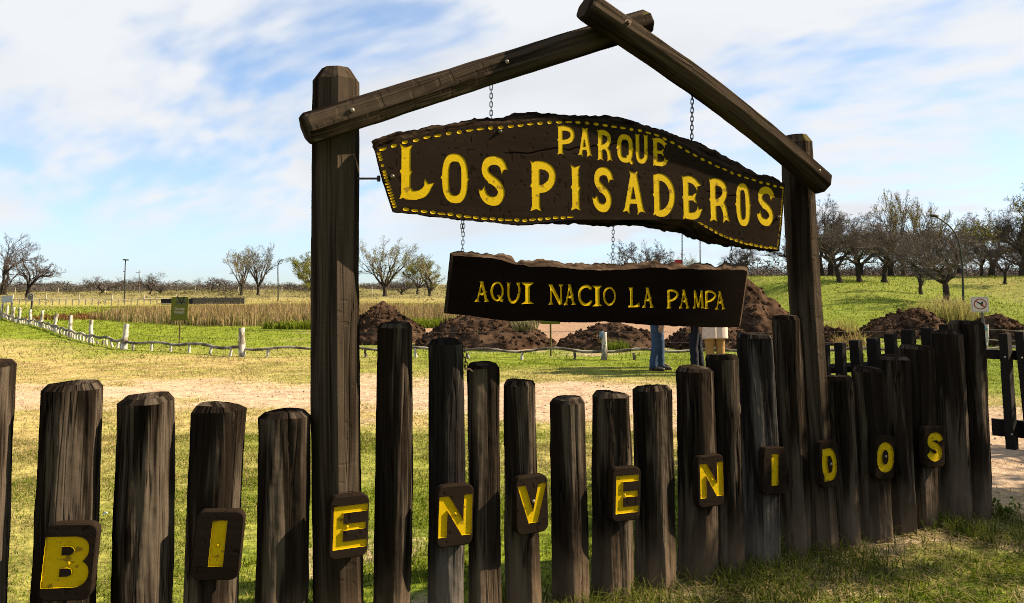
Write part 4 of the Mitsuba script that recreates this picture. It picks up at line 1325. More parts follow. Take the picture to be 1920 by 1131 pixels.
tree_px('budding_tree', 'pale green budding tree behind the pale slender tree', 783, 552, 478, (15, 'vase', 'pale', 9000), rot=220, wide=1.1)
tree_px('bare_tree', 'low grey bare tree beneath the fan shaped tree', 754, 553, 512, (21, 'bush', 'grey', 0), rot=5, wide=1.6)
tree_px('bare_tree', 'dark bare tree showing above the middle of the motto board', 1192, 536, 444, (18, 'calden', 'dark', 0), Y=64, rot=15, wide=1.0)
tree_px('budding_tree', 'olive green budding tree above the right half of the motto board', 1290, 536, 472, (22, 'bush', 'pale', 4200), Y=70, rot=15, wide=1.15)
tree_px('bare_tree', 'dark bare tree between the motto board and the right arch post', 1398, 540, 448, (19, 'calden', 'dark', 0), Y=57, rot=130, wide=1.05)
MOUND = [  # u, v of the foot, v of the top, kind, rotation, width, distance or None, label
    (1543, 527, 378, (19, 'calden', 'dark', 0), 20, 0.62, 66, 'tall dark bare tree just right of the right arch post'),
    (1575, 530, 425, (18, 'calden', 'brown', 0), 200, 0.95, None, 'brown bare tree second from the right arch post'),
    (1612, 529, 412, (20, 'calden', 'brown', 0), 80, 0.9, None, 'brown bare tree third from the right arch post'),
    (1658, 530, 400, (19, 'calden', 'brown', 0), 250, 0.85, None, 'brown bare tree with a double trunk near the middle of the mound'),
    (1696, 524, 366, (13, 'vase', 'pale', 500), 140, 0.75, 68, 'tall pale bare tree with yellowish tips rising behind the middle of the mound'),
    (1727, 552, 440, (17, 'slim', 'brown', 0), 10, 0.7, None, 'thin leaning bare tree in front of the middle of the mound'),
    (1740, 525, 380, (14, 'vase', 'pale', 700), 40, 0.75, 67, 'tall pale bare tree left of the curved lamp post top'),
    (1774, 568, 423, (20, 'calden', 'brown', 0), 320, 0.95, None, 'forked bare tree nearest on the slope, left of the curved lamp post'),
    (1735, 524, 432, (18, 'calden', 'brown', 0), 60, 0.9, 63, 'brown bare tree behind the thin leaning tree'),
    (1842, 531, 440, (19, 'calden', 'brown', 0), 150, 0.9, 62, 'brown bare tree right of the curved lamp post'),
    (1884, 533, 446, (11, 'calden', 'dark', 0), 260, 0.8, None, 'dark leaning bare tree near the right edge of the mound'),
    (1921, 527, 358, (20, 'calden', 'pale', 2600), 190, 0.9, 60, 'large budding tree at the right edge of the picture'),
    (1930, 527, 400, (18, 'calden', 'dark', 0), 100, 0.8, 57, 'dark bare tree in front of the large budding tree at the right edge'),
]
for u, v, vt, spec, rot, wd, Y, lab in MOUND:
    tree_px('bare_tree', lab, u, v, vt, spec, rot, wd, Y, group=GR)
k = 0
ORD = ('first', 'second', 'third', 'fourth', 'fifth', 'sixth', 'seventh', 'eighth', 'ninth')
for Y, us in ((78, (1500, 1560, 1618, 1672, 1740, 1800, 1860, 1915, 1965)),):
    for i, u in enumerate(us):
        k += 1
        tree_px('bare_tree', f'{ORD[i]} brown bare tree from the left in the row behind the mound', u, 525, 440 - (k * 37 % 5) * 8 + (6 if Y > 90 else 0), ((18, 19, 20)[k % 3], 'calden', 'brown', 0), k * 77 % 360, 1.15, Y, group='thicket of bare trees behind the mound')
for u, v, vt, w, lab in ((192, 541, 516, 2.0, 'round dark far tree left of the lamp posts'), (281, 545, 508, 1.25, 'dark far tree right of the utility pole'), (398, 541, 517, 1.8, 'dark low far tree left of the pair of bare trees'), (300, 547, 528, 1.9, 'low grey far shrub beside the dark far tree')):
    tree_px('far_tree', lab, u, v, vt, (21, 'bush', 'dark', 0), u, w, 190 if v < 545 else 150)

# the tree that shades the right end of the fence stands outside the picture
shade = thing('shade_tree', 'leafy tree to the right of the fence that throws shade on its right end', 'tree')
rng = np.random.default_rng(77)
sp = on_ground(8.6, 6.3)
P0, P1, R0, R1, LV, TIP = grow(23, 'calden')
sm = T().translate(sp.tolist()).scale([3.4, 3.4, 5.0])
a = LV <= 0
put('trunk', None, None, shade, shape=mikit.ply(tubes(P0[a], P1[a], R0[a], R1[a], 9), 'm_wood', smooth=True, uv=np.zeros((a.sum() * 18, 2))), to_world=sm)
v, f = tubes(P0[~a], P1[~a], R0[~a], R1[~a], 4)
put('limb', None, None, shade, shape=mikit.ply((v, f), 'm_twig', smooth=False, color=np.full((len(v), 3), 0.06)), to_world=sm)
bl = rng.normal(size=(26000, 3))
bl /= np.linalg.norm(bl, axis=1, keepdims=True)
bl *= rng.uniform(0.1, 1, (26000, 1)) ** 0.45
bl = bl[meshkit.fbm(bl * 2.1 + 5, 3, 4) > 0.55] * [2.2, 2.5, 1.75] + [-0.2, 0.1, 3.75]
put('foliage', None, None, shade, shape=leaf_cloud(bl + sp, 0.075, np.array([0.06, 0.09, 0.03]), rng))

# ================================================================== far scrub
rng = np.random.default_rng(5)


def clumps(centres, radii, heights, per, size, cols, rng):
    """Twiggy clumps: crossed slivers filling low domes."""
    S = Soup()
    n = len(centres) * per
    c = np.repeat(centres, per, 0)
    q = rng.normal(size=(n, 3))
    q /= np.linalg.norm(q, axis=1, keepdims=True)
    q *= rng.uniform(0.05, 1, (n, 1)) ** 0.45
    q[:, 2] = np.abs(q[:, 2])
    p = c + q * np.stack([np.repeat(radii, per), np.repeat(radii, per), np.repeat(heights, per)], -1)
    a = rng.normal(size=(n, 3)); a /= np.linalg.norm(a, axis=1, keepdims=True)
    b = rng.normal(size=(n, 3)); b /= np.linalg.norm(b, axis=1, keepdims=True)
    s = np.repeat(size, per)[:, None] * rng.uniform(0.5, 1.3, (n, 1))
    v = np.stack([p - a * s, p + b * s * 0.5, p + a * s], 1).reshape(-1, 3)
    col = np.repeat(np.repeat(cols, per, 0) * rng.uniform(0.6, 1.35, (n, 1)), 3, axis=0)
    return (v, np.arange(3 * n).reshape(-1, 3)), col


n = 620
Y = rng.uniform(210, 420, n)
X = Y * rng.uniform(-0.95, 0.75, n)
cen = np.stack([X, Y, terrain(X, Y)], -1)
lowk = NP.fbm(X * 0.02, 0 * X, 3.0, 3)
h = (1.5 + 3.2 * lowk**1.5) * rng.uniform(0.7, 1.1, n) * (Y / 300)
cols = np.array([[0.118, 0.105, 0.102]]) * rng.uniform(0.7, 1.3, (n, 1)) + rng.uniform(0, 0.02, (n, 1)) * np.array([[0.6, 0.9, 0.3]])
m, c = clumps(cen, h * 1.5, h, 420, h * 0.13, cols, rng)
put('scrub_woodland', m, 'm_twig', smooth=False, color=c, kind='stuff', label='dark grey brown scrub woodland along the horizon', cat='woodland')
n = 260
Y = rng.uniform(92, 150, n)
X = Y * rng.uniform(0.28, 0.92, n)
cen = np.stack([X, Y, terrain(X, Y)], -1)
h = rng.uniform(1.2, 2.8, n)
cols = np.array([[0.15, 0.13, 0.118]]) * rng.uniform(0.7, 1.3, (n, 1))
m, c = clumps(cen, h * 1.3, h, 330, h * 0.11, cols, rng)
put('undergrowth', m, 'm_twig', smooth=False, color=c, kind='stuff', label='brown leafless undergrowth closing the view behind the trees of the mound', cat='undergrowth')
n = 900
Y = rng.uniform(72, 215, n) ** 1.0
X = Y * rng.uniform(-0.85, 0.45, n)
ok = (terrain(X, Y) < 0.8)
X, Y = X[ok], Y[ok]
n = len(X)
cen = np.stack([X, Y, terrain(X, Y)], -1)
h = rng.uniform(0.25, 0.8, n) * np.where(Y > 120, 1.4, 0.8)
cols = np.where(rng.random((n, 1)) < 0.6, [[0.17, 0.16, 0.07]], [[0.10, 0.09, 0.055]]) * rng.uniform(0.7, 1.3, (n, 1))
m, c = clumps(cen, h * 2.2, h, 70, h * 0.20, cols, rng)
put('low_scrub', m, 'm_twig', smooth=False, color=c, kind='stuff', label='low olive scrub scattered over the far field', cat='scrub')

# ================================================================== reeds
REED = Polygon([(-21.5, 39), (-17, 34), (-12.5, 31), (-8, 29.6), (-2.6, 29.8), (1.5, 31), (4, 41), (-10, 42.5), (-21, 42)]).buffer(0.01)
n = 52000
x0, y0, x1, y1 = REED.bounds
q = rng.uniform([x0, y0], [x1, y1], (n, 2))
q[:, 1] = y0 + (y1 - y0) * rng.random(n) ** 1.5
import shapely
q = q[shapely.contains_xy(REED, q[:, 0], q[:, 1])]
edge = shapely.distance(shapely.points(q), REED.exterior)
keep = rng.random(len(q)) < np.clip(0.35 + edge / 1.5, 0, 1) * (-0.25 + 2.1 * NP.fbm(q[:, 0] * 0.5, q[:, 1] * 0.6, 3.0, 3))
q, edge = q[keep], edge[keep]
n = len(q)
zb = terrain(q[:, 0], q[:, 1])


def blades(xy, z, h, w, lean, col, tipcol, rng, seg=2):
    """Grass blades: bent tapering slivers (three triangles each, or one when seg is 1)."""
    n = len(xy)
    az = rng.uniform(0, 2 * np.pi, n)
    side = np.stack([np.cos(az), np.sin(az), 0 * az], -1) * (w / 2)[:, None]
    la = rng.uniform(0, 2 * np.pi, n)
    ln = np.stack([np.cos(la), np.sin(la), 0 * la], -1) * (h * lean)[:, None]
    b = np.stack([xy[:, 0], xy[:, 1], z - 0.01], -1)
    up = np.stack([0 * h, 0 * h, h], -1)
    if seg == 1:
        v = np.stack([b - side, b + side, b + up + ln], 1)
        f = np.array([[0, 1, 2]])
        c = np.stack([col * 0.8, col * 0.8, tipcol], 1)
    else:
        mid = b + up * 0.6 + ln * 0.35
        v = np.stack([b - side, b + side, mid - side * 0.8, mid + side * 0.8, b + up * np.sqrt(np.maximum(1 - (lean**2)[:, None] * 0.5, 0.2)) + ln], 1)
        f = np.array([[0, 1, 3], [0, 3, 2], [2, 3, 4]])
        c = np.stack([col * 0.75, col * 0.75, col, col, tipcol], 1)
    k = v.shape[1]
    F_ = (f[None] + (np.arange(n) * k)[:, None, None]).reshape(-1, 3)
    return (v.reshape(-1, 3), F_), c.reshape(-1, 3)


h = rng.uniform(0.40, 0.85, n) * np.clip(0.65 + edge * 0.3, 0, 1) * (0.75 + 0.5 * NP.fbm(q[:, 0] * 0.35, q[:, 1] * 0.5, 4.0, 2))
tan = np.array([[0.46, 0.36, 0.19]]) * rng.uniform(0.6, 1.25, (n, 1))
brn = np.array([[0.30, 0.165, 0.085]]) * rng.uniform(0.7, 1.2, (n, 1))
grn = np.array([[0.20, 0.21, 0.05]]) * rng.uniform(0.7, 1.2, (n, 1))
base = np.where(rng.random((n, 1)) < 0.34, grn, tan)
m, c = blades(q, zb, h, rng.uniform(0.02, 0.04, n), np.abs(rng.normal(0.05, 0.16, n)), base, np.where(rng.random((n, 1)) < 0.55, brn, tan), rng)
put('reed_bed', m, 'm_blade', smooth=False, color=c, kind='stuff', label='dense bed of dry tan reeds beyond the low white fence', cat='reeds')
n = 7000
q = np.stack([rng.uniform(-10, -2, n), rng.uniform(26.8, 30.6, n)], -1)
q = q[(NP.fbm(q[:, 0] * 0.5, q[:, 1] * 0.5, 8.0, 3) > 0.46) & (q[:, 1] > 30 - (q[:, 0] + 13) * 0.32)]
n = len(q)
m, c = blades(q, terrain(q[:, 0], q[:, 1]), rng.uniform(0.1, 0.42, n), np.full(n, 0.04), rng.uniform(0.2, 0.9, n), np.array([[0.16, 0.22, 0.02]]) * rng.uniform(0.6, 1.3, (n, 1)), np.array([[0.28, 0.36, 0.04]]) * rng.uniform(0.6, 1.3, (n, 1)), rng)
put('tall_grass', m, 'm_blade', smooth=False, color=c, kind='stuff', label='fresh green tall grass fringing the front of the reed bed', cat='grass')
n = 5000
q = np.stack([rng.uniform(-25, -15, n), rng.uniform(36, 48, n)], -1)
q = q[NP.ss(5.5, 2, np.hypot((q[:, 0] + 20) * 0.8, q[:, 1] - 41)) > rng.random(len(q))]
n = len(q)
m, c = blades(q, terrain(q[:, 0], q[:, 1]), rng.uniform(0.1, 0.3, n), np.full(n, 0.05), rng.uniform(0.1, 0.6, n), np.array([[0.20, 0.10, 0.045]]) * rng.uniform(0.6, 1.3, (n, 1)), np.array([[0.33, 0.20, 0.08]]) * rng.uniform(0.6, 1.3, (n, 1)), rng)
put('rusty_weeds', m, 'm_blade', smooth=False, color=c, kind='stuff', label='low rust brown weeds at the left tip of the reed bed', cat='weeds')


# ================================================================== heaps of dug soil
def heap(u, v, vtop, upx0, upx1, ry, lab, seed, sharp=1.25, lean=0.0):
    p = gnd((upx0 + upx1) / 2, v) if v else None
    Yc = p[1] + ry * 0.75
    h = at(u, vtop, Yc)[2] - float(terrain(p[0], Yc))
    xa, xb, xt = (at(q, v, Yc)[0] for q in (upx0, upx1, u))
    n, mr = 128, 46
    th = np.linspace(0, 2 * np.pi, n + 1)
    rr = np.linspace(0, 1, mr)
    A, R = np.meshgrid(th, rr)
    cx = (xa + xb) / 2 * R + xt * (1 - R)
    rag = 1 + 0.22 * (meshkit.fbm(np.stack([np.cos(A) * 2 + seed, np.sin(A) * 2, 0 * A], -1), 3, seed) - 0.5)
    x = cx + np.cos(A) * R * (xb - xa) / 2 * rag
    y = Yc + np.sin(A) * R * ry * rag
    z = h * (1 - R**1.15) ** sharp
    q = np.stack([x, y, z], -1)
    nz = 0.34 * (meshkit.fbm(q * 1.6, 3, seed) - 0.5) * h + 0.15 * (meshkit.fbm(q * 6.0, 3, seed + 4) - 0.5) + 0.09 * np.abs(meshkit.fbm(q * 15.0, 2, seed + 8) - 0.5)
    z = z + nz * np.clip((1 - R) * 5, 0.15, 1) + terrain(x, y) - 0.04 * (R > 0.97)
    nz2 = 0.13 * (meshkit.fbm(q * 7 + 31, 3, seed + 2) - 0.5)
    V = np.stack([x + nz2 * np.cos(A), y + nz2 * np.sin(A), z], -1)
    V[:, -1] = V[:, 0]
    t = thing('soil_heap', lab, 'soil heap')
    put('body', (V.reshape(-1, 3), grid_faces(mr, n + 1)), 'm_soil', t, smooth=70)
    rg = np.random.default_rng(seed)
    S = Soup()
    for k in range(420):
        i, j = int(mr * (0.25 + 0.75 * rg.random() ** 0.6)) - 1, rg.integers(0, n)
        b = trimesh.creation.icosphere(1, 1.0)
        s = 0.016 + 0.05 * rg.random() ** 2.2
        vv = np.array(b.vertices) * s * rg.uniform(0.6, 1.3, 3) * (1 + 0.35 * rg.normal(size=(len(b.vertices), 1)))
        S.add(vv + V[i, j] + [0, 0, s * 0.3], b.faces)
    put('clod', S.mesh(), 'm_soil', t, smooth=False, kind='stuff')
    return xt, Yc, h


heap(716, 645, 569, 630, 806, 1.5, 'soil heap just right of the left arch post', 1, 0.85)
heap(905, 655, 582, 772, 1046, 1.9, 'broad soil heap under the left half of the motto board', 2, 0.85)
heap(1150, 656, 602, 1040, 1262, 1.5, 'soil heap under the middle of the motto board', 3, 0.9)
heap(1345, 658, 585, 1242, 1420, 1.6, 'soil heap behind the standing people', 4, 1.05)
heap(1384, 648, 508, 1285, 1530, 1.9, 'tallest soil heap, showing right of the motto board', 5, 1.15)
heap(1722, 636, 578, 1600, 1800, 1.5, 'soil heap behind the letter posts O and S', 6, 0.95)
heap(1868, 650, 588, 1790, 1932, 1.4, 'soil heap at the right edge behind the prohibition sign', 7, 0.85)
heap(1556, 648, 612, 1515, 1612, 1.0, 'small soil heap just right of the right arch post', 8, 0.95)


def tuft(lab, p, r, hgt, n, c1, c2, seed, name='grass_tuft', lean=0.5, w=0.012):
    rg = np.random.default_rng(seed)
    xy = p[:2] + np.clip(rg.normal(0, r * 0.8, (n, 2)), -1.3 * r, 1.3 * r)
    m_, c_ = blades(xy, np.full(n, p[2]), rg.uniform(0.5, 1, n) * hgt, np.full(n, w), np.abs(rg.normal(lean, 0.3, n)), np.array([c1]) * rg.uniform(0.7, 1.2, (n, 1)), np.array([c2]) * rg.uniform(0.7, 1.2, (n, 1)), rg)
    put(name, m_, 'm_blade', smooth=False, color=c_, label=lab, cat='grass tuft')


p = at(985, 618, 18.9); tuft('pale feathery grass tuft growing on the broad soil heap', p, 0.22, 0.34, 260, (0.20, 0.20, 0.10), (0.42, 0.42, 0.26), 1, w=0.02)
p = gnd(1155, 659); tuft('bright green grass tuft at the foot of the soil heap left of the people', p, 0.22, 0.34, 260, (0.12, 0.18, 0.02), (0.25, 0.32, 0.05), 2, w=0.018)
p = gnd(1775, 604); tuft('tall straw coloured grass tuft left of the prohibition sign', p, 0.9, 1.15, 420, (0.33, 0.31, 0.10), (0.55, 0.48, 0.22), 3, w=0.03, lean=0.3)
p = gnd(1800, 598); tuft('straw coloured grass tuft at the foot of the curved lamp post', p, 0.5, 1.2, 160, (0.36, 0.31, 0.14), (0.55, 0.47, 0.26), 4, w=0.03, lean=0.4)
p = gnd(1580, 640); tuft('dry yellow grass tuft between the small heap and the heap behind O and S', p, 0.30, 0.75, 170, (0.33, 0.27, 0.09), (0.50, 0.42, 0.16), 5, w=0.02, lean=0.35)
p = gnd(1600, 655); tuft('dry grass tuft behind the dark pickets', p, 0.3, 0.5, 140, (0.30, 0.24, 0.09), (0.45, 0.36, 0.14), 6, w=0.02, lean=0.45)

# ================================================================== the low white fence
low = thing('low_white_fence', 'low rustic fence of whitewashed posts, stubs and a wavy log rail round the meadow', 'fence')
LINE = [(2, 594), (12, 598), (25, 603), (36, 606), (56, 609), (77, 614), (101, 622), (131, 633), (171, 643), (233, 656), (455, 669), (1132, 675), (1845, 671), (2100, 672)]
LP = [gnd(u, v) for u, v in LINE]
rng = np.random.default_rng(9)


def rustic(p, h, r, seed, lean=(0, 0), bsdf='m_limewash', k=9):
    rg = np.random.default_rng(seed)
    zs = np.linspace(-0.05, h, 7)
    pts = np.stack([p[0] + lean[0] * zs + 0.012 * rg.normal(size=7).cumsum() * 0.6, p[1] + lean[1] * zs, p[2] + zs], -1)
    return tube_path(pts, r * rg.uniform(0.86, 1.1, 7) * np.linspace(1.08, 0.9, 7), k)


for i, p in enumerate(LP[:-1]):
    big = i in (9, 10)
    put('post', rustic(p, (0.55 if i == 11 else 0.66) * rng.uniform(0.96, 1.06), 0.075 if big else 0.06, i, (rng.normal(0, 0.03) + (0.12 if i == 12 else -0.05 if i in (10, 11) else 0), 0)), 'm_limewash', low, smooth=True)
    if i in (11, 12):
        put('post_cap', rustic(p + ZZ * (0.52 if i == 11 else 0.62) + np.array([0.075 if i == 12 else -0.03, 0, 0]), 0.06, 0.053, i + 40, (0, 0)), 'm_blue_tip', low, smooth=True, label='blue painted post top')
for i, (a, b) in enumerate(zip(LP[:-1], LP[1:])):
    L = np.linalg.norm(b - a)
    grey = i >= 10
    step = 0.40 if i < 9 else 0.62 if i == 9 else 1.15
    n = max(int(L / step), 1)
    k = (np.arange(n) + 0.5) / n
    spots = a + (b - a) * k[:, None]
    for q in spots:
        q = on_ground(q[0], q[1])
        put('stub', rustic(q, 0.17 + 0.03 * rng.normal(), 0.034, int(rng.integers(1e6)), (rng.normal(0, 0.12), 0), k=6), 'm_limewash' if not grey or rng.random() < 0.5 else 'm_rail', low, smooth=True)
    m_ = max(int(L / 0.22), 3)
    kk = np.linspace(0, 1, m_)
    q = a + (b - a) * kk[:, None]
    q[:, 2] = terrain(q[:, 0], q[:, 1]) + 0.195 + 0.028 * np.sin(kk * L * 4.1 + i) + 0.03 * (meshkit.fbm(np.stack([kk * L * 1.3, 0 * kk + i, 0 * kk], -1), 2, 3) - 0.5)
    put('rail', tube_path(q, (0.030 if i >= 10 else 0.036) * (1 + 0.25 * (meshkit.noise(np.stack([kk * L * 2, 0 * kk + i, 0 * kk], -1), 8) - 0.5)), 7), 'm_rail', low, smooth=True)
for i, hs in ((9, (0.42,)), (10, (0.60,)), (11, (0.60, 0.38)), (12, (0.60, 0.38))):
    for hgt in hs:
        q = LP[i] + (LP[i + 1] - LP[i]) * np.linspace(0, 1, 12)[:, None]
        q[:, 2] += hgt - 0.05 * np.sin(np.linspace(0, np.pi, 12))
        put('wire', tube_path(q, 0.0045 if i < 12 else 0.010, 4), 'm_steel' if i < 12 else 'm_rail', low, smooth=True)

# far white rail fence, wire fence and stake wall
far = thing('far_rail_fence', 'thin pale rail fence crossing the meadow behind the low white fence', 'fence')
a, b = gnd(-40, 571), gnd(330, 571)
n = 30
for k in range(n + 1):
    q = a + (b - a) * k / n
    q = on_ground(q[0], q[1])
    put('post', box_mesh((0.06, 0.06, 0.55 if k % 5 else 0.95), q + ZZ * (0.26 if k % 5 else 0.46)), 'm_cream', far)
put('rail', tube_path([on_ground(*(a + (b - a) * k)[:2]) + ZZ * 0.5 for k in np.linspace(0, 1, 20)], 0.035, 5), 'm_cream', far, smooth=True)
wf = thing('far_wire_fence', 'far fence of thin pale posts along the edge of the scrub field', 'fence')
for k in range(34):
    u = -60 + k * 28 + (k * 13 % 7)
    q = gnd(u, 548.5 + 0.8 * math.sin(k))
    put('post', box_mesh((0.13, 0.13, 1.25 if k % 4 else 1.6), q + ZZ * 0.6), 'm_cream' if k % 3 == 0 else 'm_stake', wf)
sw = thing('stake_wall', 'low wall of grey upright stakes, dark at its left end, beyond the reeds', 'stake wall')
a, b = gnd(302, 571.5), gnd(458, 570)
S = Soup()
for k in range(74):
    q = a + (b - a) * (0.36 + 0.64 * k / 73)
    hh = 0.55 + 0.10 * rng.random()
    mm = box_mesh((0.055, 0.07, hh), (q[0], q[1], q[2] + hh / 2), rng.uniform(0, 1))
    S.add(mm.vertices, mm.faces)
put('stake', S.mesh(), 'm_stake', sw, kind='stuff')
c_ = a + (b - a) * 0.19
put('dark_boards', box_mesh((np.linalg.norm(b - a) * 0.38, 0.10, 0.5), c_ + ZZ * 0.27, math.atan2((b - a)[1], (b - a)[0])), 'm_black', sw, label='dark boarded left end')
put('white_rail', box_mesh((np.linalg.norm(b - a) * 0.3, 0.06, 0.07), c_ - np.array([0.4, 0.5, 0]) + ZZ * 0.1, 0.0), 'm_cream', sw)
put('dark_boards', box_mesh((np.linalg.norm(b - a) * 0.30, 0.06, 0.42), a + (b - a) * 0.5 + np.array([0, 0.12, 0.24]), math.atan2((b - a)[1], (b - a)[0])), 'm_picket', sw)


# ================================================================== small signs on poles
def panel(p, w, h, th=0.012, r=0.03, bsdf='m_white', parent=None, name='panel', yaw=0.0, fwd=0.0, **kw):
    g = rounded(w, h, r)
    m_ = trimesh.creation.extrude_polygon(g, th, engine='earcut')
    return put(name, stand(m_, p, yaw, fwd), bsdf, parent, **kw)


def stand(m_, p, yaw=0.0, fwd=0.0):
    """Turns a mesh drawn in the xy plane upright, facing the viewer's side (-y), at p."""
    v = np.array(m_.vertices)
    w = np.stack([v[:, 0], -(v[:, 2] + fwd), v[:, 1]], -1)
    c, s = math.cos(yaw), math.sin(yaw)
    w = np.stack([w[:, 0] * c - w[:, 1] * s, w[:, 0] * s + w[:, 1] * c, w[:, 2]], -1)
    return trimesh.Trimesh(w + p, np.array(m_.faces), process=False)


def ext(g, th=0.004):
    return trimesh.util.concatenate([trimesh.creation.extrude_polygon(q, th, engine='earcut') for q in getattr(g, 'geoms', [g])])


gs = thing('trail_sign', 'green trail sign with a black star and pale lettering on a thin pole', 'sign')
p = gnd(336, 651)
put('pole', tube_path([p - ZZ * 0.05, p + ZZ * 1.27], 0.022, 8), 'm_olive_pole', gs, smooth=True)
top, botm, lft, rgt = at(337, 557, p[1])[2], at(337, 601, p[1])[2], at(322, 580, p[1])[0], at(353.5, 580, p[1])[0]
gw, gh = rgt - lft, top - botm
gc = np.array([(lft + rgt) / 2, p[1] - 0.03, (top + botm) / 2])
panel(gc, gw, gh, bsdf='m_sign_green', parent=gs, r=0.004)
panel(gc + np.array([gw * 0.10, 0, gh * 0.32]), gw * 0.62, gh * 0.28, th=0.003, bsdf='m_sign_grey', parent=gs, name='emblem_field', r=0.03, fwd=0.013)
em = unary_union([stroke([(-0.09, 0.13), (-0.02, 0.03), (0.045, -0.075)], 0.024), stroke([(0.11, 0.11), (0.03, -0.075)], 0.022), stroke([(-0.09, -0.05), (-0.03, -0.02), (0.14, -0.035)], 0.024), stroke([(-0.035, 0.01), (0.11, 0.11)], 0.012), ellipse(-0.085, 0.13, 0.018, 0.014)])
put('emblem', stand(ext(em), gc + np.array([0.015, 0, gh * 0.33]), 0, 0.017), 'm_black', gs)
for k, word in enumerate(('Circuito', 'Pampeano')):
    m_ = meshkit.text_mesh(word, 0.062, 0.004, bold=True)
    m_.apply_scale([gw * 0.58 / m_.extents[0], 1, 1])
    m_.apply_translation([-m_.bounds[0][0] - gw * 0.28, 0, 0])
    put('lettering', stand(m_, gc + np.array([0, 0, -0.035 - 0.085 * k]), 0, 0.013), 'm_cream', gs, label=f'pale word {word}')
gp = thing('trail_sign', 'thin olive pole between two soil heaps whose panel the motto board hides', 'sign')
p = gnd(1033, 668)
put('pole', tube_path([p - ZZ * 0.05, p + ZZ * 1.27], 0.022, 8), 'm_olive_pole', gp, smooth=True)
panel(p + np.array([0, -0.03, 1.0]), 0.42, 0.58, bsdf='m_sign_green', parent=gp, r=0.004)

ns = thing('prohibition_sign', 'white sign with a red no swimming symbol on a grey pole at the right', 'sign')
p = on_ground(at(1838, 533, 16.2)[0], 16.2)
put('pole', tube_path([p - ZZ * 0.05, np.array([p[0], p[1], at(1838, 560, 16.2)[2]])], 0.026, 8), 'm_steel', ns, smooth=True)
cc = at(1837, 571, 16.17)
pw, ph = at(1853.5, 571, 16.17)[0] - at(1820.5, 571, 16.17)[0], at(1837, 556.5, 16.17)[2] - at(1837, 585.5, 16.17)[2]
panel(cc, pw, ph, r=0.035, parent=ns)
panel(cc, pw * 0.93, ph * 0.91, th=0.002, r=0.03, parent=ns, name='border', bsdf='m_red', fwd=0.0125)
panel(cc, pw * 0.90, ph * 0.875, th=0.0025, r=0.028, parent=ns, name='face', fwd=0.0135)
e1 = ellipse(0, 0.01, pw * 0.37, ph * 0.35)
sym = unary_union([e1.difference(ellipse(0, 0.01, pw * 0.315, ph * 0.29)), stroke([(-pw * 0.26, ph * 0.23), (-pw * 0.02, ph * 0.06), (pw * 0.22, -ph * 0.15)], 0.026), Polygon([(-0.02, 0.03), (0.04, 0.035), (0.085, -0.055), (0.05, -0.02)])])
put('symbol', stand(ext(sym), cc, 0, 0.0165), 'm_red', ns)
put('swimmer', stand(ext(unary_union([ellipse(0.045, 0.045, 0.018, 0.018), stroke([(-0.06, 0.045), (0.0, 0.02), (0.06, 0.012)], 0.022), stroke([(0.0, 0.02), (0.03, -0.03)], 0.014)])), cc, 0, 0.0175), 'm_black', ns)

ps = thing('prohibition_sign', 'small square white sign with a black crossed ring on a pole at the left', 'sign')
p = gnd(57.5, 603)
put('pole', tube_path([p - ZZ * 0.05, np.array([p[0], p[1], at(57, 556, p[1])[2]])], 0.04, 8), 'm_iron', ps, smooth=True)
cc = at(57.5, 557.5, p[1] - 0.05)
s_ = (at(63, 550, p[1])[0] - at(52, 550, p[1])[0])
panel(cc, s_, s_ * 1.27, r=0.03, parent=ps, bsdf='m_cream')
put('symbol', stand(ext(unary_union([ellipse(0, 0.02, s_ * 0.43, s_ * 0.46).difference(ellipse(0, 0.02, s_ * 0.33, s_ * 0.36)), stroke([(-s_ * 0.3, s_ * 0.34), (s_ * 0.3, -s_ * 0.24)], s_ * 0.1), stroke([(-s_ * 0.22, s_ * 0.0), (s_ * 0.2, s_ * 0.16)], s_ * 0.14), stroke([(-s_ * 0.2, -s_ * 0.18), (s_ * 0.15, -s_ * 0.12)], s_ * 0.08)])), cc, 0, 0.0125), 'm_black', ps)
nb = thing('notice_board', 'pale grey notice board on two legs at the left edge of the meadow', 'notice board')
p = gnd(13, 600)
cc = at(13.5, 561, p[1])
ww, hh = at(23.5, 561, p[1])[0] - at(3.5, 561, p[1])[0], at(13, 554.5, p[1])[2] - at(13, 567.5, p[1])[2]
panel(cc, ww, hh, r=0.01, parent=nb, bsdf='m_notice')
for sx in (-0.4, 0.4):
    put('leg', tube_path([np.array([cc[0] + sx * ww, cc[1] + 0.03, p[2] - 0.05]), np.array([cc[0] + sx * ww, cc[1] + 0.03, cc[2]])], 0.035, 6), 'm_steel', nb, smooth=True)


# ================================================================== lamp posts and poles
def lamp(lab, foot, pts_px, head_px, r, Y=None, name='lamp_post', mat='m_lamp_pole'):
    p = gnd(*foot) if Y is None else on_ground(at(foot[0], 533, Y)[0], Y)
    t = thing(name, lab, 'lamp post' if name == 'lamp_post' else 'pole')
    pts = [p - ZZ * 0.1] + [at(u, v, p[1]) for u, v in pts_px]
    c = curve([(q[0], q[2]) for q in pts], 30) if len(pts) > 3 else np.array([(q[0], q[2]) for q in pts])
    put('pole', tube_path([(x, p[1], z) for x, z in c], np.linspace(r, r * 0.6, len(c)), 7), mat, t, smooth=True)
    for u, v in head_px:
        q = at(u, v, p[1])
        m_ = trimesh.creation.icosphere(1, 1.0)
        m_.apply_scale([0.22, 0.10, 0.07])
        m_.apply_translation(q)
        put('lamp_head', m_, mat, t, smooth=True)
    return t, p


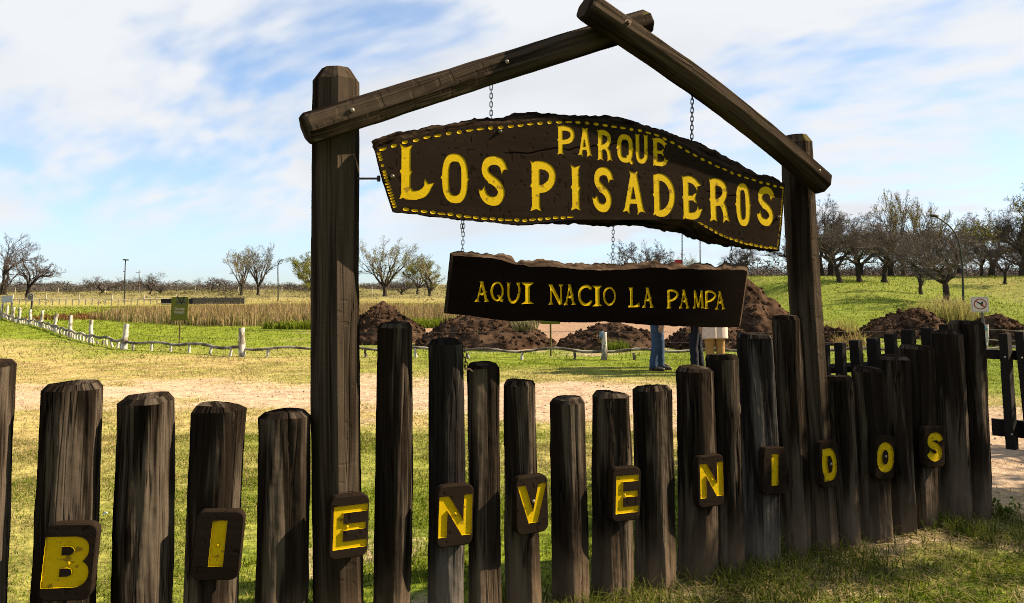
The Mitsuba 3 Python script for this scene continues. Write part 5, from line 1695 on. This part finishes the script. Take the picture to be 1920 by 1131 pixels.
lamp('curved lamp post just left of the left arch post', (521, 565), [(521.5, 530), (521, 505), (523, 492), (528, 487)], [(529.5, 487.5)], 0.075)
lt, lp = lamp('straight lamp post with two lamps in the far meadow', (233.5, 567), [(234, 520), (235.5, 486)], [(233.5, 487), (238, 487.5)], 0.075)
put('side_bracket', tube_path([at(231, 509, lp[1]), at(235, 509, lp[1])], 0.04, 5), 'm_lamp_pole', lt)
ut, up_ = lamp('thin utility pole with a crossarm right of the straight lamp post', (261, 552), [(261, 530), (261, 507)], [], 0.09, name='utility_pole', mat='m_stake')
put('crossarm', tube_path([at(254.5, 512, up_[1]), at(263, 510, up_[1])], 0.06, 5), 'm_stake', ut)
lamp('tall hook shaped lamp post on the slope of the mound at the right', (1807, 582), [(1805.5, 530), (1801, 470), (1792, 440), (1778, 422), (1763, 411), (1753, 405)], [(1751, 404.5)], 0.055)
lt, lp = lamp('thin tall pole with a small red box above the motto board', (1279, 560), [(1279, 500), (1279, 436)], [], 0.05, name='utility_pole', Y=44)
q = at(1271.5, 491.5, lp[1] - 0.1)
put('red_box', box_mesh((0.38, 0.12, 0.26), q), 'm_red', lt, label='small red box')
put('arm', tube_path([q + np.array([0, 0.1, 0]), at(1279, 491, lp[1])], 0.03, 5), 'm_lamp_pole', lt)
lamp('thin pole right of the pole with the red box', (1313, 560), [(1313, 500), (1312.5, 446)], [], 0.05, name='utility_pole', Y=46)


# ================================================================== people standing behind the boards
def skin_of(bones, length=0.03, it=8):
    """Joined hulls of sphere pairs, smoothed into one continuous surface."""
    sph = lambda p, r: m3.Manifold.sphere(r, 14).translate(list(map(float, p)))
    parts = [m3.Manifold.batch_hull([sph(a, ra), sph(b, rb)]) for a, ra, b, rb in bones]
    body = m3.Manifold.batch_boolean(parts, m3.OpType.Add).refine_to_length(length)
    q = body.to_mesh()
    m_ = trimesh.Trimesh(q.vert_properties[:, :3], q.tri_verts)
    trimesh.smoothing.filter_taubin(m_, iterations=it)
    return m_


def person(lab, x, y, face, H, cloth, shoes='m_shoe', jacket='m_shirt', stride=0.05, hem=0.50, bulky=1.0, cap=None):
    """A standing person; local x is ahead, y to the left. cloth: trousers' material."""
    t = thing('person', lab, 'person')
    g0 = on_ground(x, y)
    s = H / 1.72
    c, sn = math.cos(face), math.sin(face)
    to = lambda m_: trimesh.Trimesh(np.stack([m_.vertices[:, 0] * c - m_.vertices[:, 1] * sn, m_.vertices[:, 0] * sn + m_.vertices[:, 1] * c, m_.vertices[:, 2]], -1) * s + g0, m_.faces, process=False)
    hip, knee, ank, toe = {}, {}, {}, {}
    for k, sd in ((0, 1), (1, -1)):
        fx = stride * sd
        hip[k], knee[k], ank[k] = (0.0, 0.085 * sd, 0.90), (fx * 0.6 + 0.02, 0.095 * sd, 0.49), (fx, 0.10 * sd, 0.09)
    P = lambda *a: np.array(a)
    body = []
    for k in (0, 1):
        body += [(hip[k], 0.08, knee[k], 0.05), (knee[k], 0.05, ank[k], 0.036)]
    body += [((0, 0, 0.92), 0.12, (0, 0, 1.15), 0.11), ((0, 0, 1.15), 0.11, (0, 0, 1.36), 0.12), ((0, 0.15, 1.39), 0.05, (0, -0.15, 1.39), 0.05), ((0, 0, 1.40), 0.055, (0.02, 0, 1.52), 0.05),
             ((0.02, 0, 1.60), 0.082, (0.01, 0, 1.635), 0.085), ((0.05, 0, 1.53), 0.055, (0.03, 0, 1.6), 0.07), ((0.105, 0, 1.585), 0.014, (0.095, 0, 1.61), 0.012), ((0.02, 0.085, 1.59), 0.018, (0.02, 0.085, 1.61), 0.018), ((0.02, -0.085, 1.59), 0.018, (0.02, -0.085, 1.61), 0.018)]
    hands = []
    for sd in (1, -1):
        sh, el, wr = (0, 0.185 * sd, 1.38), (-0.02, 0.235 * sd, 1.10), (0.07, 0.235 * sd, 0.87)
        body += [(sh, 0.05, el, 0.038), (el, 0.038, wr, 0.026), (wr, 0.027, (0.09, 0.235 * sd, 0.80), 0.032)]
        for q in range(4):
            xx = 0.055 + q * 0.019
            ln = (0.055, 0.068, 0.072, 0.06)[q]
            body += [((xx, 0.235 * sd, 0.795), 0.009, (xx + 0.006, 0.232 * sd, 0.795 - ln * 0.6), 0.0085), ((xx + 0.006, 0.232 * sd, 0.795 - ln * 0.6), 0.0085, (xx + 0.002, 0.222 * sd, 0.795 - ln * 1.15), 0.0075)]
        body += [((0.115, 0.232 * sd, 0.83), 0.011, (0.135, 0.222 * sd, 0.785), 0.009)]
    put('body', to(skin_of(body, 0.022, 4)), 'm_skin', t, smooth=True)
    hair = skin_of([((0.0, 0, 1.645), 0.092, (-0.025, 0, 1.62), 0.092), ((-0.04, 0, 1.57), 0.07, (-0.02, 0, 1.63), 0.085)], 0.03, 4)
    put('hair', to(hair), 'm_hair', t, smooth=True)
    tr = []
    for k, sd in ((0, 1), (1, -1)):
        tr += [(P(*hip[k]), 0.115, P(*knee[k]), 0.079), (P(*knee[k]), 0.079, P(ank[k][0] - 0.01, ank[k][1], 0.11), 0.074)]
    tr += [((0, 0.05, 0.93), 0.125, (0, -0.05, 0.93), 0.125)]
    m_ = skin_of(tr, 0.03, 6)
    v = np.array(m_.vertices)
    fold = 0.007 * (meshkit.fbm(v * [9, 9, 22], 3, 4) - 0.5) * 2
    m_ = trimesh.Trimesh(v + m_.vertex_normals * fold[:, None], m_.faces)
    put('trousers', to(m_), cloth, t, smooth=True)
    jk = [((0, 0.07, hem * 1.72 * 0.5 + 0.42 if hem > 0.5 else 0.96), 0.14 * bulky, (0, -0.07, hem * 1.72 * 0.5 + 0.42 if hem > 0.5 else 0.96), 0.14 * bulky), ((0, 0.06, 0.98), 0.14 * bulky, (0, 0.05, 1.34), 0.14), ((0, -0.06, 0.98), 0.14 * bulky, (0, -0.05, 1.34), 0.14), ((0, 0.15, 1.38), 0.075, (0, -0.15, 1.38), 0.075), ((0, 0, 1.40), 0.085, (0.01, 0, 1.47), 0.065)]
    if hem < 0.5:
        jk += [((0.0, 0.07, hem * 1.72), 0.15 * bulky, (0, 0.07, 1.0), 0.14 * bulky), ((0.0, -0.07, hem * 1.72), 0.15 * bulky, (0, -0.07, 1.0), 0.14 * bulky)]
    for sd in (1, -1):
        jk += [((0, 0.19 * sd, 1.38), 0.068, (-0.02, 0.238 * sd, 1.10), 0.056), ((-0.02, 0.238 * sd, 1.10), 0.056, (0.07, 0.236 * sd, 0.88), 0.042)]
    jm = skin_of(jk, 0.03, 6)
    if hem < 0.5:
        jv = np.array(jm.vertices)
        jv[:, 2] = np.maximum(jv[:, 2], hem * 1.72 + 0.006 * np.sin(jv[:, 0] * 31))
        jm = trimesh.Trimesh(jv, jm.faces)
    put('jacket', to(jm), jacket, t, smooth=50)
    for k in (0, 1):
        ax, ay, _ = ank[k]
        sh = skin_of([((ax - 0.05, ay, 0.045), 0.042, (ax + 0.10, ay, 0.04), 0.042), ((ax + 0.10, ay, 0.04), 0.042, (ax + 0.175, ay, 0.03), 0.030), ((ax - 0.03, ay, 0.05), 0.045, (ax - 0.015, ay, 0.12), 0.045)], 0.02, 5)
        v = np.array(sh.vertices)
        v[:, 2] = np.maximum(v[:, 2], 0.004)
        put('shoe', to(trimesh.Trimesh(v, sh.faces)), shoes, t, smooth=True)
    if cap:
        put('cap', to(skin_of([((0.0, 0, 1.675), 0.09, (0.01, 0, 1.685), 0.09), ((0.08, 0.03, 1.67), 0.02, (0.16, 0.0, 1.66), 0.015), ((0.08, -0.03, 1.67), 0.02, (0.16, 0.0, 1.66), 0.015)], 0.03, 4)), cap, t, smooth=True)
    return t


p = gnd(1233, 695); person('person in blue jeans and dark shoes standing under the motto board', p[0], p[1], -0.25, 1.70, 'm_denim', stride=0.06, jacket='m_shirt')
p = gnd(1229, 689); person('person in grey trousers and brown shoes standing behind the person in blue jeans', p[0] + 0.02, p[1], -0.15, 1.66, 'm_grey_cloth', shoes='m_brown_shoe', jacket='m_navy', stride=0.04)
p = gnd(1308, 698); person('person in dark navy trousers standing between the people in jeans and in tan trousers', p[0], p[1], 2.7, 1.72, 'm_navy', jacket='m_navy', stride=0.03)
p = gnd(1343, 702); person('person in tan trousers and a long cream jacket half hidden by the log posts', p[0], p[1], 1.75, 1.68, 'm_tan', jacket='m_jacket', stride=0.03, hem=0.375, bulky=1.12)

# ================================================================== dark picket fences behind the right end
pf = thing('picket_fence', 'dark picket fence standing behind the right end of the log fence', 'fence')
PK = [(1548.5, 646, 12), (1574.5, 642.5, 18), (1604, 638, 20), (1637, 634, 21), (1669.5, 626, 20), (1702.5, 618, 22), (1738, 615, 20), (1772, 608, 19)]
for i, (u, v, w) in enumerate(PK):
    Yp = 6.45 + i * 0.10
    top = at(u, v, Yp)
    ww = w / FOC * Yp * 0.86
    put('picket', beam_soup(np.array([top[0], Yp, -0.05]), top, ww * 0.70, 300 + i, rot=math.pi / 4 + 0.25, k=4, cham=(0.005, 0.008), squeeze=0.92, rough=0.5).mesh(), 'm_picket', pf, smooth=True)
a, b = at(1505, 697, 6.45), at(1790, 697, 7.2)
b[2] = a[2]
for zz in (a[2], 0.30):
    put('rail', tube_path([np.array([a[0], a[1] + 0.07, zz]), np.array([b[0], b[1] + 0.07, zz])], 0.04, 4), 'm_picket', pf)
pg = thing('picket_fence', 'dark picket fence cut by the right edge of the picture', 'fence')
g1, g2, g3 = gnd(1898, 842), gnd(1936, 846), gnd(1990, 850)
for i, (g, u, v) in enumerate(((g1, 1884, 625), (g2, 1913.5, 622), (g3, 1950, 620))):
    top = at(u, v, g[1])
    put('picket', beam_soup(g - ZZ * 0.05, top, 0.056, 330 + i, rot=math.pi / 4 + 0.1, k=4, cham=(0.005, 0.008), squeeze=0.95, rough=0.5).mesh(), 'm_picket', pg, smooth=True)
for z0, z1 in ((0.84, 0.93), (0.10, 0.26)):
    put('rail', box_mesh((0.62, 0.05, z1 - z0), (g1 + g3) / 2 * np.array([1, 1, 0]) + np.array([0.0, 0.075, (z0 + z1) / 2]), math.atan2((g3 - g1)[1], (g3 - g1)[0])), 'm_picket', pg)
for g, u, v in ((g1, 1884, 670), (g2, 1916, 671), (g1, 1897, 815)):
    q = at(u, v, g[1] - 0.062)
    put('bolt', dome(q, np.array([0, -1.0, 0.0]), 0.009, 0.007), 'm_bolt', pg, smooth=40)

# ================================================================== lawn
rng = np.random.default_rng(21)


def lawn(n, y0, y1, h, w, lean, seg, wide=0.74, extra=None):
    Yv = np.sqrt(rng.uniform(y0**2, y1**2, n))
    Xv = Yv * rng.uniform(-wide, wide, n) + rng.uniform(-0.4, 0.4, n)
    k = bare(NP, Xv, Yv)
    ok = rng.random(n) > k * 1.05
    clump = NP.fbm(Xv * 3.1, Yv * 3.1, 12.0, 3)
    ok &= rng.random(n) < np.clip(0.25 + 2.2 * (clump - 0.28), 0.12, 1)
    ok &= ~shapely.contains_xy(REED, Xv, Yv)
    Xv, Yv, clump = Xv[ok], Yv[ok], clump[ok]
    m_ = len(Xv)
    d = np.clip(dry(NP, Xv, Yv) - 0.05 + 0.22 * (rng.random(m_) - 0.5), 0, 1)[:, None]
    g = np.array([[0.095, 0.155, 0.010]]) * rng.uniform(0.6, 1.35, (m_, 1))
    s = np.array([[0.47, 0.385, 0.175]]) * rng.uniform(0.6, 1.2, (m_, 1))
    yl = np.array([[0.205, 0.272, 0.02]]) * rng.uniform(0.7, 1.2, (m_, 1))
    col = np.where(rng.random((m_, 1)) < d, s, np.where(rng.random((m_, 1)) < 0.45, yl, g))
    z = terrain(Xv, Yv)
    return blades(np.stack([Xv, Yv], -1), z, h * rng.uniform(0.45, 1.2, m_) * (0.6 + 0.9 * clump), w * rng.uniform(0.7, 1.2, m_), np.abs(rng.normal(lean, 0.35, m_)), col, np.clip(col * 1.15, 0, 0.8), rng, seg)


S = Soup()
for args in ((300000, 3.0, 8.5, 0.040, 0.0048, 0.7, 2), (120000, 8.5, 16.5, 0.045, 0.010, 0.6, 1), (90000, 16.5, 34, 0.06, 0.022, 0.6, 1), (60000, 34, 66, 0.10, 0.05, 0.6, 1)):
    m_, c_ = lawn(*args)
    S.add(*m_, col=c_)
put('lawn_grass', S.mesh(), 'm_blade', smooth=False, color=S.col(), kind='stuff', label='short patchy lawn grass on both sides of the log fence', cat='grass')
# small stones and crumbs on the dirt path
n = 2600
q = np.stack([rng.uniform(-9, 7, n), rng.uniform(5, 14, n)], -1)
q = q[bare(NP, q[:, 0], q[:, 1]) > 0.45]
ico = trimesh.creation.icosphere(0, 1.0)
r_ = 0.004 + 0.013 * rng.random(len(q)) ** 3
pv = ico.vertices[None] * (r_[:, None] * rng.uniform(0.6, 1.3, (len(q), 3)))[:, None] * rng.uniform(0.8, 1.2, (len(q), len(ico.vertices), 1))
pv = pv + np.stack([q[:, 0], q[:, 1], terrain(q[:, 0], q[:, 1]) + r_ * 0.3], -1)[:, None]
pf = (ico.faces[None] + (np.arange(len(q)) * len(ico.vertices))[:, None, None]).reshape(-1, 3)
pc = np.repeat(np.array([[0.48, 0.37, 0.26]]) * rng.uniform(0.5, 1.4, (len(q), 1)), len(ico.vertices), axis=0)
put('pebbles', (pv.reshape(-1, 3), pf), 'm_twig', smooth=True, color=pc, kind='stuff', label='small stones and crumbs of soil strewn on the dirt path', cat='pebbles')
# rough grass and straw at the feet of the logs
n = 11000
s_ = rng.uniform(-0.5, 3.7, n)
o_ = rng.normal(0.20, 0.24, n)
k = NP.fbm(s_ * 3.2, 0 * s_, 6.0, 3)
ok = k + 0.12 * rng.normal(size=n) > 0.46
s_, o_ = s_[ok], o_[ok]
q = FO + s_[:, None] * FT + o_[:, None] * FN
n = len(q)
m_, c_ = blades(q[:, :2], terrain(q[:, 0], q[:, 1]), rng.uniform(0.04, 0.15, n), np.full(n, 0.005), np.abs(rng.normal(0.7, 0.4, n)), np.array([[0.10, 0.135, 0.02]]) * rng.uniform(0.6, 1.4, (n, 1)), np.array([[0.28, 0.27, 0.08]]) * rng.uniform(0.6, 1.3, (n, 1)), rng)
put('rough_grass', m_, 'm_blade', smooth=False, color=c_, kind='stuff', label='rough longer grass at the feet of the logs on the right', cat='grass')
n = 4200
s_, o_ = rng.uniform(0.2, 3.9, n), np.abs(rng.normal(0.45, 0.45, n)) + 0.05
q = FO + s_[:, None] * FT + o_[:, None] * FN
q[:, 2] = terrain(q[:, 0], q[:, 1]) + rng.uniform(0.006, 0.03, n)
az = rng.uniform(0, 6.28, n)
L = rng.uniform(0.02, 0.075, n)
d = np.stack([np.cos(az), np.sin(az), rng.normal(0, 0.2, n)], -1) * L[:, None]
w = np.stack([-np.sin(az), np.cos(az), 0 * az], -1) * 0.0017
v = np.stack([q - d - w, q - d + w, q + d + w, q + d - w], 1).reshape(-1, 3)
f = (np.array([[0, 1, 2], [0, 2, 3]])[None] + (np.arange(n) * 4)[:, None, None]).reshape(-1, 3)
put('straw_litter', (v, f), 'm_blade', smooth=False, color=np.repeat(np.array([[0.44, 0.36, 0.18]]) * rng.uniform(0.5, 1.2, (n, 1)), 4, axis=0), kind='stuff', label='dry straw clippings scattered before the right half of the fence', cat='straw')
for u, v_, hg, nn, lab, sd in ((1222, 1092, 0.20, 16, 'few long green blades at the foot of the log right of the second plaque E', 31), (1448, 1052, 0.26, 60, 'tall green blades between the logs left of the right arch post', 32), (1640, 1010, 0.13, 70, 'grass tuft at the foot of the log with the plaque O', 33), (1795, 975, 0.16, 14, 'thin grass blades at the foot of the thick log right of the plaque S', 34)):
    p = gnd(u, v_)
    tuft(lab, p, 0.04, hg, nn, (0.12, 0.16, 0.03), (0.28, 0.30, 0.10), sd, w=0.006, lean=0.5)
wd = thing('weed_plant', 'small leafy green weed beside the dirt path right of the log fence', 'weed')
p = gnd(1888, 972)
rg = np.random.default_rng(3)
S, L_ = Soup(), []
for k in range(9):
    az, ln = k * 0.7 + rg.normal() * 0.2, rg.uniform(0.08, 0.17)
    e = p + np.array([math.cos(az) * ln * 0.7, math.sin(az) * ln * 0.7, ln * 0.75])
    mm = tube_path([p, (p + e) / 2 + ZZ * 0.015, e], 0.002, 4)
    S.add(mm.vertices, mm.faces)
    for q in np.linspace(0.35, 1, 7):
        L_.append(p + (e - p) * q + rg.normal(0, 0.012, 3))
put('stem', S.mesh(), 'm_sign_green', wd)
put('leaves', None, None, wd, shape=leaf_cloud(np.array(L_), 0.019, np.array([0.10, 0.15, 0.03]), rg))
wp = thing('paper_scrap', 'small white paper scrap lying in the lawn between the plaques B and I', 'paper scrap')
p = gnd(197, 972)
put('sheet', trimesh.Trimesh(p + np.array([[-0.018, -0.01, 0.02], [0.018, -0.012, 0.035], [0.012, 0.012, 0.03], [-0.012, 0.014, 0.036], [0.0, 0.0, 0.048]]), [[0, 1, 4], [1, 2, 4], [2, 3, 4], [3, 0, 4]], process=False), 'm_white', wp)
